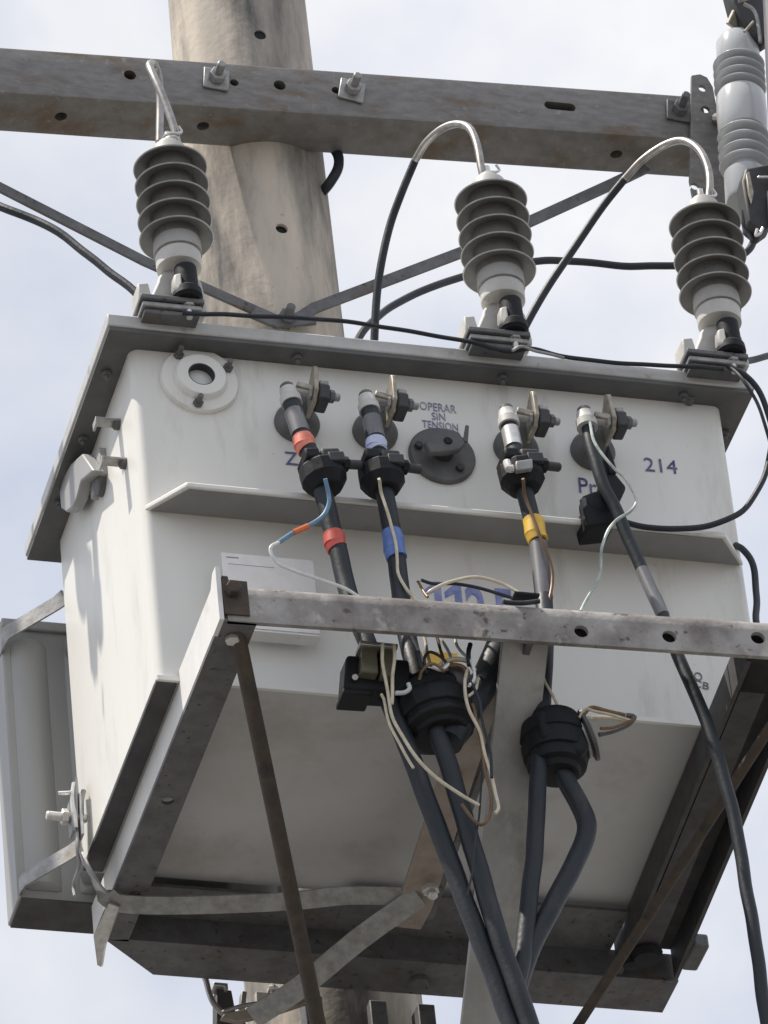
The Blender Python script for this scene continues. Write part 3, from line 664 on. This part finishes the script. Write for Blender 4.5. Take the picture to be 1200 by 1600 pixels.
# knee braces down to the pole
def rod3(name, a, b, r, mt):
    a, b = V(a), V(b)
    MB().rod(a, b, r, .003, 16).build(name, mt, pf)
L0 = at(365, 962, y=-.262); rod3('knee_rod', L0, (.545, PY - pole_r(-1.55) - .005, -1.56), .0138, 'rusty_rod')
R0 = at(1245, 1072, y=-.29); d_ = V((-.48, 1.09, -.68))
p1 = at(905, 1600, y=.74 - .0); rod3('knee_rod', at(1215, 1118, y=-.24), at(780, 1792, y=.79), .0095, 'rusty_rod')
# pale flat knee brace in the middle
cb = MB(); c0 = at(820, 1005, y=-.255); c1 = at(660, 2490, y=.80)
wd = (at(857, 1010, y=-.255) - at(781, 1010, y=-.255)).normalized()
dirn = (c1 - c0).normalized()
cb.strip([c0 - dirn * .03, c1], .083, .010, wd); cb.build('knee_strut', 'grey_brace', pf, bevel=.002)
nn_ = dirn.cross(wd).normalized()
if nn_.y < 0: nn_ = -nn_
cb = MB(); o_ = wd * .0365 + nn_ * .03
cb.strip([c0 - dirn * .03 + o_, c1 + o_], .010, .050, wd); cb.build('strut_flange', 'grey_brace', pf, bevel=.001)
# clamp plates on the front beam
p = at(818, 938, y=-.30)
tag(MB().box((p.x - .018, -.312, z1 + .0015), (p.x + .026, -.285, z1 + .0055)).build('beam_pad', 'black_rubber'), 'thin black pad lying on the front beam under the yellow-taped cable', 'pad')
# ------------------------------------------------------------------ pole bands below the platform
bd = thing('pole_band', (PX, PY, -.98), 'steel band round the pole just below the platform', 'band')
zb = -.955; r_ = pole_r(zb) + .004
MB().lathe([(r_, -.03), (r_ + .006, -.03), (r_ + .006, .03), (r_, .03)], (PX, PY, zb), seg=64, cap=False).build('band', 'galvanised', bd)
for sx in (-1, 1):
    MB().box((PX + sx * (r_ + .028) - .032, PY - .02, zb - .035), (PX + sx * (r_ + .028) + .032, PY - .008, zb + .035)).build('ear', 'galvanised', bd, bevel=.003)
    MB().rod((PX + sx * (r_ + .035), PY - .08, zb), (PX + sx * (r_ + .035), PY + .06, zb), .009).build('bolt', 'bright_zinc', bd)
for x_ in (-.10, .02, .11):
    MB().box((PX + x_ - .016, PY - r_ - .034, -1.12), (PX + x_ + .016, PY - r_ - .016 + abs(x_) * .25, -.83)).build('upright_flat', 'dull_steel' if x_ else 'galvanised', bd, bevel=.002)
q = at(345, 1540, y=.80)
MB().prism([at(*c, y=.79) for c in ((334, 1534), (356, 1536), (357, 1546), (352, 1546), (351, 1541), (334, 1539))], (0, .03, 0)).build('small_hook', 'bright_zinc', bd, bevel=.001)
MB().prism([at(*c, y=.80) for c in ((338, 1545), (362, 1547), (372, 1600), (372, 1640), (338, 1640))], (0, .03, 0)).build('side_plate', 'dark_steel', bd, bevel=.002)
MB().prism([at(*c, y=.79) for c in ((378, 1548), (386, 1549), (384, 1575), (376, 1574))], (0, .02, 0)).build('stub', 'galvanised', bd, bevel=.001)
MB().rod(at(426, 1538, y=.78), at(429, 1568, y=.78), .006).build('bolt', 'bright_zinc', bd)
MB().hexa(at(426, 1543, y=.78), at(427, 1549, y=.78), .011).build('nut', 'bright_zinc', bd)
MB().prism([at(*c, y=.785) for c in ((400, 1549), (424, 1551), (424, 1568), (402, 1570))], (0, .012, 0)).build('tab', 'pale_polymer', bd, bevel=.001)
MB().prism([at(*c, y=.765) for c in ((345, 1590), (352, 1582), (440, 1566), (482, 1556), (482, 1566), (440, 1580), (372, 1596))], (0, .012, 0)).build('curved_flat', 'brown_bar', bd, bevel=.002)
# steel strap that ties the radiator and wraps under the tank
st = thing('steel_strap', at(175, 1405, z=-.83), 'pale steel strap bent under the left corner of the tank and along its bottom', 'strap')
sp1 = [V((-.018, .50, -.60)), V((-.020, .502, -.65)), at(124, 1322, x=-.018), at(143, 1365, x=-.006), at(165, 1398, z=-.822), at(195, 1412, z=-.830), at(300, 1414, z=-.836), at(450, 1408, z=-.84), at(540, 1399, z=-.85), at(628, 1400, z=-.86)]
MB().strip(sp1, .036, .004, [V((.3, 1, .2))] * 4 + [V((.0, 1, -.45))] * 6, 5).build('band', 'galvanised', st)
MB().strip([at(655, 1400, z=-.868), at(560, 1468, z=-.90), at(470, 1542, z=-.94), at(395, 1590, z=-.96)], .040, .005, V((.75, .35, -.6)), 3).build('lower_band', 'galvanised', st)
p = at(672, 1386, z=-.872); MB().hexa(p, p + V((0, 0, -.012)), .016).rod(p, p + V((.0, -.01, -.028)), .009).build('bolt', 'bright_zinc', st)
p = at(172, 1425, z=-.832)
tabp = [at(*c, z=-.84) for c in ((186, 1418), (170, 1412), (146, 1462), (152, 1508), (158, 1511), (164, 1476))]
MB().prism(tabp, (.004, .002, .004)).build('pointed_tab', 'bright_zinc', st)
rs = thing('radiator_strap', at(60, 950, y=.62), 'light steel strap bent round the top corner of the radiator', 'strap', 'straps round the radiator')
MB().strip([at(105, 930, y=.585), at(88, 943, y=.59), at(9, 990, y=.655), at(4, 1004, y=.664), at(-6, 1036, y=.75)], .031, .004, V((0, 0, 1)), 1).build('band', 'galvanised', rs)
rs = thing('radiator_strap', at(60, 1360, y=.62), 'pale steel strap crossing the radiator low down beside the bolted clamp', 'strap', 'straps round the radiator')
MB().strip([at(126, 1320, y=.56), at(110, 1332, y=.575), at(38, 1374, y=.655), at(33, 1382, y=.664), at(22, 1412, y=.75)], .031, .004, V((0, 0, 1)), 1).build('band', 'galvanised', rs)
# bolted clamp on the left bottom edge
cp = thing('strap_clamp', at(118, 1275, x=-.03), 'shiny bolted clamp with upright wire ends on the left rear edge of the tank', 'clamp')
c = at(120, 1278, x=-.022)
MB().rod(c + V((-.055, .0, 0)), c + V((.018, 0, .0)), .0085, .002, 14).build('bolt', 'bright_zinc', cp)
MB().hexa(c + V((-.028, 0, 0)), c + V((-.016, 0, 0)), .015).build('nut', 'bright_zinc', cp)
MB().box(c + V((-.013, -.014, -.038)), c + V((-.008, .014, .034))).build('plate', 'galvanised', cp, bevel=.002)
MB().box(c + V((.002, -.016, -.045)), c + V((.008, .014, .045))).build('plate', 'bright_zinc', cp, bevel=.002)
MB().tube([c + V((-.006, -.01, -.03)), c + V((-.008, -.012, .03)), c + V((-.003, -.012, .066))], .005, 8).build('wire_end', 'bright_zinc', cp)
MB().tube([c + V((.006, -.012, .0)), c + V((.008, -.012, .03)), c + V((.013, -.012, .052))], .0045, 8).build('wire_end', 'galvanised', cp)
MB().tube([c + V((-.03, .0, .05)), c + V((-.012, -.01, .046)), c + V((.0, -.012, .05))], .004, 8).build('wire_end', 'bright_zinc', cp)
MB().tube([c + V((-.004, -.01, -.04)), c + V((-.006, -.01, -.08)), at(124, 1352, x=-.02), at(115, 1382, x=-.02), at(117, 1400, x=-.02)], .0032, 8).build('wire_tail', 'galvanised', cp)
c = at(345, 1560, y=.8)
wire('tie_wire', 'thin pale wire hanging below the platform beside the pole', 'wire', [(320, 1528, .78), (330, 1560, .78), (345, 1580, .78), (372, 1596, .78), (400, 1615, .78)], .0055, 'aluminium_wire')
wire('tie_wire', 'thin pale wire crossing the pole band towards the lower strap', 'wire', [(348, 1582, .77), (380, 1572, .76), (430, 1562, .75), (470, 1552, .75)], .004, 'aluminium_wire')

# ------------------------------------------------------------------ low voltage cables
def cable(label, pts, r, tapes=(), sleeve=None, mt='cable_black'):
    q = [at(p[0], p[1], y=p[2]) for p in pts]
    t = thing('low_voltage_cable', q[-1], label, 'cable', 'low voltage cables')
    MB().tube(q, r, 16, 8, .0007).build('jacket', mt, t)
    for (p0, p1, mt2, dr) in tapes:
        a, b_ = at(p0[0], p0[1], y=p0[2]), at(p1[0], p1[1], y=p1[2]); tm = MB().tube([a, b_], r + dr, 16, 1)
        if mt2.endswith('tape'):
            sk = V((.0012, 0, .0018))
            tm.tube([a.lerp(b_, .22) + sk, a.lerp(b_, .70) - sk], r + dr + .0011, 16, 1); tm.tube([a.lerp(b_, .62) - sk, b_ + (b_ - a) * .05 + sk], r + dr + .0007, 16, 1)
        tm.build('tape', mt2, t)
    return t
CA = [(455, 628, -.112), (463, 655, -.118), (476, 693, -.125), (493, 730, -.13), (508, 780, -.132), (522, 840, -.135), (536, 893, -.14), (550, 945, -.15), (575, 1010, -.17), (603, 1082, -.185), (645, 1190, -.19), (690, 1310, -.19), (735, 1430, -.19), (780, 1550, -.19), (812, 1640, -.19), (850, 1760, -.19)]
cable('black low voltage cable with red tape, hanging from the terminal beside the letter Z', CA, .0162,
      [((472, 683, -.124), (479, 703, -.126), 'salmon_tape', .0015), ((520, 834, -.135), (526, 858, -.136), 'red_tape', .0015), ((459, 644, -.116), (470, 678, -.123), 'grey_sleeve', .0008)])
CB_ = [(577, 640, -.112), (583, 665, -.118), (588, 700, -.125), (594, 735, -.13), (605, 790, -.132), (616, 850, -.135), (624, 910, -.14), (634, 985, -.16), (650, 1050, -.19), (672, 1110, -.20), (695, 1180, -.21), (722, 1265, -.21), (757, 1390, -.21), (795, 1510, -.21), (830, 1610, -.21), (870, 1740, -.21)]
cable('black low voltage cable with blue tape, left of the round tap changer', CB_, .0162,
      [((587, 689, -.124), (589, 706, -.126), 'pale_blue_tape', .0018), ((612, 832, -.135), (619, 872, -.137), 'blue_tape', .0015), ((581, 655, -.116), (587, 686, -.123), 'grey_sleeve', .0008)])
CC = [(795, 662, -.112), (800, 690, -.118), (810, 725, -.126), (820, 770, -.13), (836, 830, -.132), (845, 880, -.135), (850, 930, -.14), (852, 990, -.17), (850, 1060, -.18), (846, 1130, -.18), (841, 1230, -.18), (832, 1360, -.18), (818, 1480, -.18), (803, 1560, -.18), (785, 1640, -.18), (760, 1740, -.18)]
cable('black low voltage cable with yellow tape and a bare grey lower end', CC, .0152,
      [((832, 812, -.132), (840, 845, -.134), 'yellow_tape', .0024), ((841, 850, -.134), (850, 935, -.142), 'grey_sleeve', .0006), ((797, 672, -.115), (803, 700, -.121), 'bright_zinc', .0008)])
CD = [(917, 665, -.112), (924, 700, -.12), (940, 750, -.128), (962, 795, -.132), (985, 850, -.135), (1010, 905, -.14), (1033, 955, -.16), (1060, 1025, -.19), (1090, 1095, -.21), (1115, 1160, -.22), (1138, 1240, -.22), (1155, 1320, -.22), (1172, 1420, -.22), (1187, 1520, -.22), (1200, 1610, -.22), (1215, 1720, -.22)]
cable('long black neutral cable crossing the right side of the platform to the frame edge', CD, .0112,
      [((1003, 891, -.139), (1036, 962, -.163), 'grey_sleeve', .0005)])
CE = [(872, 1195, -.17), (888, 1225, -.17), (905, 1255, -.17), (916, 1285, -.17), (912, 1315, -.17), (897, 1350, -.17), (872, 1400, -.17), (843, 1452, -.17), (822, 1500, -.17), (806, 1560, -.17), (795, 1640, -.17), (780, 1740, -.17)]
cable('short black cable bowing to the right below the dark drum connector', CE, .0168)
CF = [(790, 985, -.16), (775, 1030, -.17), (752, 1075, -.18), (725, 1115, -.19), (700, 1160, -.2)]
cable('black cable stub entering the round black bundle from behind the front beam', CF, .0260)

# ------------------------------------------------------------------ split-core clamps on the cables
def clamp_proto(p, axis, label, scale=.9):
    t = thing('cable_clamp', p, label, 'cable clamp', 'black split clamps on the cables')
    z = V(axis).normalized(); x = V((1, 0, 0)); x = (x - z * x.dot(z)).normalized(); y = z.cross(x)
    M = Matrix(((x.x, y.x, z.x, p.x), (x.y, y.y, z.y, p.y), (x.z, y.z, z.z, p.z), (0, 0, 0, 1))) @ Matrix.Scale(scale, 4)
    def pt(a, b_, c): return M @ V((a, b_, c))
    MB().lathe([(.020 * scale, -.046 * scale), (.030 * scale, -.045 * scale), (.040 * scale, -.030 * scale), (.045 * scale, -.022 * scale), (.045 * scale, .006 * scale), (.041 * scale, .012 * scale), (.02 * scale, .013 * scale)], p, z, 14).build('ring_body', 'black_rubber', t, bevel=.002, smooth=20)
    MB().box((-.036, -.034, .012), (-.006, .03, .036), M).build('jaw', 'black_rubber', t, bevel=.004)
    MB().box((-.004, -.036, .008), (.034, .03, .032), M).build('jaw', 'dark_grey', t, bevel=.004)
    MB().box((.004, -.046, -.008), (.036, -.034, .014), M).build('latch', 'dark_grey', t, bevel=.002)
    MB().rod(pt(.030, -.02, .004), pt(.078, -.018, .0), .0095 * scale, .003, 14).build('wing_bolt', 'dark_grey', t)
    MB().hexa(pt(.036, -.02, .0035), pt(.050, -.019, .0022), .015 * scale).build('nut', 'black_rubber', t)
    return t
def dirv(a, b_): return at(a[0], a[1], y=a[2]) - at(b_[0], b_[1], y=b_[2])
clamp_proto(at(503, 738, y=-.13), dirv(CA[2], CA[5]), 'black split clamp below the pink-red taped cable end')
clamp_proto(at(595, 740, y=-.13), dirv(CB_[2], CB_[5]), 'black split clamp left of the round tap changer')
t3 = clamp_proto(at(813, 738, y=-.13), dirv(CC[2], CC[4]), 'black split clamp with a pale metal jaw above the yellow tape')
MB().tube([at(792, 722, y=-.165), at(795, 732, y=-.17), at(802, 732, y=-.172)], .0075, 10, 2).build('clip', 'bright_zinc', t3)
MB().prism([at(*c, y=-.182) for c in ((806, 720), (832, 716), (833, 731), (808, 735))], (0, .012, 0)).build('metal_jaw', 'galvanised', t3, bevel=.002)
# neutral clamp: two dark lumps beside the cable
t4 = thing('neutral_clamp', at(945, 800, y=-.09), 'black lumpy clamp on the neutral cable beside the letters Pr', 'cable clamp')
MB().lathe([(.018, -.03), (.030, -.022), (.034, .0), (.030, .02), (.018, .03)], at(935, 798, y=-.085), V((1, -.2, .2)), 20).build('ring_body', 'black_rubber', t4)
MB().prism([at(*c, y=-.11) for c in ((912, 792), (922, 780), (950, 775), (968, 800), (960, 818), (918, 822))], (0, .06, 0)).build('jaw', 'black_rubber', t4, bevel=.005)
MB().prism([at(*c, y=-.10) for c in ((945, 735), (962, 738), (980, 760), (968, 782), (950, 788), (938, 770))], (0, .05, 0)).build('jaw', 'black_rubber', t4, bevel=.006)
MB().prism([at(*c, y=-.105) for c in ((951, 692), (958, 712), (966, 736), (952, 740), (946, 720))], (0, .03, 0)).build('tail', 'black_rubber', t4, bevel=.004)
MB().rod(at(912, 780, y=-.1), at(918, 815, y=-.1), .008).build('bolt', 'mid_grey', t4)
# block clamp below the front beam
t5 = thing('block_clamp', at(590, 1080, y=-.2), 'black block clamp with two olive windows just under the front beam', 'cable clamp')
def blk(c, yy, dep, name, mt, bv=.003, par=None):
    return MB().prism([at(px, py, y=yy) for px, py in c], (0, dep, 0)).build(name, mt, par or t5, bevel=bv)
blk(((542, 1022), (640, 1030), (645, 1082), (538, 1074)), -.215, .05, 'body', 'black_rubber', .006)
blk(((566, 1004), (589, 1006), (592, 1052), (564, 1048)), -.235, .05, 'window', 'window_olive')
blk(((594, 1008), (618, 1010), (616, 1056), (596, 1053)), -.235, .05, 'window', 'window_olive')
blk(((563, 1000), (622, 1006), (622, 1012), (563, 1006)), -.24, .06, 'cap', 'bright_zinc', .001)
blk(((536, 1074), (582, 1078), (582, 1086), (536, 1083)), -.21, .05, 'base', 'black_rubber')
MB().tube([at(618, 1083, y=-.23), at(632, 1082, y=-.23), at(640, 1076, y=-.23), at(638, 1068, y=-.23)], .004, 8).build('tie_end', 'white_wire', t5)
MB().hexa(at(555, 1058, y=-.22), at(555, 1058, y=-.226), .006).build('screw', 'bright_zinc', t5)
# big round bundle
t6 = thing('cable_bundle', at(680, 1175, y=-.2), 'large round black connector under the middle of the front beam', 'cable connector')
c = at(678, 1112, y=-.185); axs = dirv(CB_[7], CB_[11])
MB().lathe([(.022, -.060), (.046, -.058), (.050, -.050), (.062, -.044), (.063, -.034), (.0605, -.032), (.0605, -.026), (.067, -.024), (.069, .0), (.0665, .012), (.0635, .014), (.0635, .022), (.0665, .024), (.064, .034), (.050, .040), (.048, .056), (.030, .062)], c, axs, 15).build('ring_body', 'black_rubber', t6, bevel=.0015, smooth=22)
MB().prism([at(px, py, y=-.235) for px, py in ((655, 1045), (668, 1040), (700, 1045), (728, 1052), (722, 1075), (660, 1075))], (0, .10, 0)).build('shoulder', 'black_rubber', t6, bevel=.008)
MB().prism([at(px, py, y=-.24) for px, py in ((700, 1042), (716, 1036), (735, 1042), (738, 1060), (718, 1068))], (0, .05, 0)).build('collar', 'mid_grey', t6, bevel=.006)
for i, pts in enumerate((((683, 1045), (694, 1035), (712, 1030), (732, 1034), (742, 1048)), ((690, 1050), (705, 1040), (722, 1042), (730, 1052)), ((660, 1045), (655, 1030), (652, 1018)), ((733, 1040), (732, 1020), (735, 1006)), ((676, 1042), (690, 1046), (700, 1038)))):
    MB().tube([at(px, py, y=-.245 - .004 * i) for px, py in pts], .0042, 8).build('wire_end', ('cream_wire', 'copper_brown', 'cable_black', 'cable_black', 'bright_zinc')[i], t6)
# right drum with tilted cap
t7 = thing('drum_connector', at(868, 1230, y=-.17), 'dark drum connector with a tilted metal cap right of the pale strut', 'cable connector')
c = at(868, 1165, y=-.165)
MB().lathe([(.020, -.064), (.036, -.062), (.040, -.052), (.050, -.048), (.053, -.036), (.051, -.034), (.051, -.028), (.056, -.026), (.059, -.005), (.0565, -.003), (.0565, .006), (.060, .008), (.058, .034), (.046, .040), (.044, .054), (.02, .058)], c, at(862, 1110, y=-.17) - at(872, 1225, y=-.17), 28).build('drum', 'black_rubber', t7, smooth=40)
MB().prism([at(px, py, y=-.215) for px, py in ((838, 1108), (884, 1106), (906, 1120), (924, 1165), (908, 1180), (880, 1160), (846, 1150))], (0, .09, 0)).build('shoulder', 'black_rubber', t7, bevel=.008)
nrm = V((.86, -.35, .25)).normalized(); c = at(916, 1150, y=-.18)
MB().lathe([(.030, -.028), (.034, -.012), (.034, 0), (.046, .002), (.047, .007), (.030, .011)], c, nrm, 28).build('cap', 'mid_grey', t7)
MB().lathe([(.035, -.010), (.0385, -.008), (.0385, -.003), (.035, -.001)], c, nrm, 28).build('rim', 'galvanised', t7)
for i, pts in enumerate((((910, 1118), (924, 1106), (950, 1112), (985, 1120), (994, 1122)), ((924, 1122), (950, 1122), (980, 1126)), ((936, 1148), (960, 1142), (982, 1132), (990, 1120), (978, 1117)))):
    MB().tube([at(px, py, y=-.21 - .006 * i) for px, py in pts], .0042, 8).build('wire_end', ('copper_brown', 'cream_wire', 'mid_grey')[i], t7)

# ------------------------------------------------------------------ thin signal wires
G2 = 'thin signal wires'
def thin(label, pts, mt, r=.0034, parts=()):
    r *= .84
    q = [at(p[0], p[1], y=p[2]) for p in pts]
    if not parts:
        return tag(MB().tube(q, r, 8, 6, .0012).build('signal_wire', mt), label, 'wire', G2)
    t = thing('signal_wire', q[-1], label, 'wire', G2)
    MB().tube(q, r, 8, 6).build('insulation', mt, t)
    for pp_, mt2, r2 in parts:
        MB().tube([at(p[0], p[1], y=p[2]) for p in pp_], r2, 8, 6).build('coloured_length', mt2, t)
thin('blue and white wire looping left from the clamp on the red-taped cable', [(436, 847, -.16), (425, 853, -.165), (423, 862, -.165), (434, 880, -.165), (460, 892, -.165), (495, 904, -.165), (540, 920, -.165), (570, 940, -.165)], 'white_wire', .0038,
     [([(508, 748, -.19), (513, 770, -.175), (514, 787, -.17), (505, 806, -.165), (485, 820, -.16), (464, 829, -.16), (436, 847, -.16)], 'blue_wire', .0040), ([(481, 822, -.16), (470, 827, -.16), (458, 832, -.16)], 'orange_tape', .0058)])
thin('cream wire running down the blue-taped cable', [(592, 748, -.19), (595, 770, -.16), (603, 795, -.16), (613, 822, -.16), (619, 845, -.16), (620, 875, -.16), (622, 895, -.16), (634, 920, -.165), (650, 945, -.165), (664, 1000, -.2), (672, 1040, -.23)], 'cream_wire')
thin('brown wire running down the yellow-taped cable', [(817, 748, -.19), (821, 775, -.16), (831, 800, -.158), (842, 830, -.16), (852, 860, -.16), (861, 890, -.155), (862, 915, -.155), (856, 945, -.16)], 'copper_brown', .0036)
thin('pale green and white wire hanging from the neutral terminal', [(922, 660, -.13), (928, 685, -.15), (942, 712, -.16), (960, 733, -.165), (975, 745, -.165), (988, 765, -.165), (994, 785, -.165), (985, 800, -.165), (966, 812, -.165), (950, 830, -.165), (939, 856, -.165), (939, 884, -.165), (934, 905, -.165), (922, 930, -.17), (908, 955, -.18)], 'green_white_wire', .0033)
thin('cream wire arching over the blue number on the tank', [(664, 930, -.2), (676, 921, -.21), (706, 908, -.21), (742, 902, -.21), (780, 911, -.21), (808, 926, -.22), (824, 938, -.23)], 'cream_wire', .0034)
thin('black wire lying across the blue number on the tank', [(658, 906, -.2), (676, 911, -.2), (710, 912, -.2), (750, 920, -.2), (790, 931, -.21), (812, 938, -.22)], 'cable_black', .0036)
thin('short brown wire end left of the blue number', [(652, 908, -.2), (659, 920, -.2), (668, 932, -.22)], 'copper_brown', .0030)
thin('black sleeve lying on the front beam right of the blue number', [(786, 940, -.315), (815, 942, -.32), (843, 940, -.32)], 'cable_black', .0052)
thin('cream wire from the block clamp swinging right below the round connector', [(598, 1006, -.255), (600, 1040, -.25), (608, 1090, -.24), (616, 1130, -.24), (640, 1170, -.25), (680, 1213, -.25), (720, 1240, -.25), (748, 1258, -.25)], 'cream_wire', .0036)
thin('second cream wire beside the right window of the block clamp', [(616, 1008, -.25), (617, 1030, -.255), (613, 1060, -.25), (611, 1100, -.24)], 'cream_wire', .0036)
thin('brown looping wire hanging right of the round connector', [(730, 1046, -.25), (727, 1070, -.26), (733, 1110, -.26), (750, 1145, -.26), (758, 1180, -.26), (772, 1225, -.26), (780, 1260, -.26), (774, 1272, -.26)], 'cream_wire', .0036)
thin('dark wire loop hanging below the round connector', [(738, 1100, -.25), (750, 1150, -.25), (758, 1200, -.25), (766, 1240, -.25), (764, 1275, -.25), (752, 1288, -.25), (738, 1278, -.25), (722, 1256, -.25)], 'copper_brown', .0036)
thin('thin wire dropping onto the drum connector from behind the strut', [(846, 1040, -.2), (850, 1062, -.2), (864, 1085, -.2), (875, 1110, -.2)], 'cream_wire', .0032)
thin('white wire ends dropping from the beam into the round connector', [(684, 990, -.2), (695, 1008, -.21), (703, 1025, -.22), (706, 1040, -.235)], 'white_wire', .0034)
thin('brown wire end dropping from the beam beside the yellow sticker', [(680, 990, -.2), (688, 1015, -.21), (692, 1030, -.22), (690, 1045, -.235)], 'copper_brown', .0034)
thin('grey wire dropping beside the blue-taped cable below the beam', [(640, 985, -.22), (655, 1020, -.225), (668, 1045, -.23), (674, 1056, -.235)], 'white_wire', .0034)
thin('thin dark wire trailing down the edge of the pale strut', [(752, 1200, -.24), (750, 1260, -.24), (742, 1330, -.24), (730, 1400, -.24)], 'cable_black', .0022)

for lb, mt_, pts in (
    ('black wire curling over the top of the round connector', 'cable_black', [(668, 1052, -.25), (664, 1030, -.255), (672, 1018, -.255), (690, 1026, -.258), (704, 1044, -.258)]),
    ('white wire curling from the beam to the right shoulder of the round connector', 'white_wire', [(712, 1000, -.2), (722, 1020, -.24), (736, 1036, -.26), (741, 1058, -.262), (733, 1072, -.262)]),
    ('brown wire bent over the left shoulder of the round connector', 'copper_brown', [(655, 1062, -.25), (661, 1046, -.262), (676, 1037, -.265), (694, 1049, -.265)]),
    ('pale wire running down the left edge of the hanging black cable', 'cream_wire', [(596, 1085, -.23), (608, 1128, -.236), (628, 1168, -.238), (648, 1200, -.238)]),
    ('short cream stub between the round connector and the pale strut', 'cream_wire', [(748, 1060, -.25), (742, 1078, -.258), (730, 1088, -.26)]),
    ('dark wire hooked round the lower right of the round connector', 'cable_black', [(734, 1060, -.262), (746, 1090, -.264), (752, 1125, -.264), (766, 1170, -.264), (770, 1215, -.264)]),
    ('thin cream wire leaving the cap of the drum connector upwards', 'cream_wire', [(905, 1122, -.215), (915, 1108, -.225), (932, 1112, -.23), (958, 1118, -.232), (984, 1126, -.232)]),
    ('brown wire bundle end drooping from the drum connector cap', 'copper_brown', [(938, 1138, -.235), (958, 1136, -.236), (976, 1130, -.236), (991, 1124, -.236)])):
    thin(lb, pts, mt_, .0032)
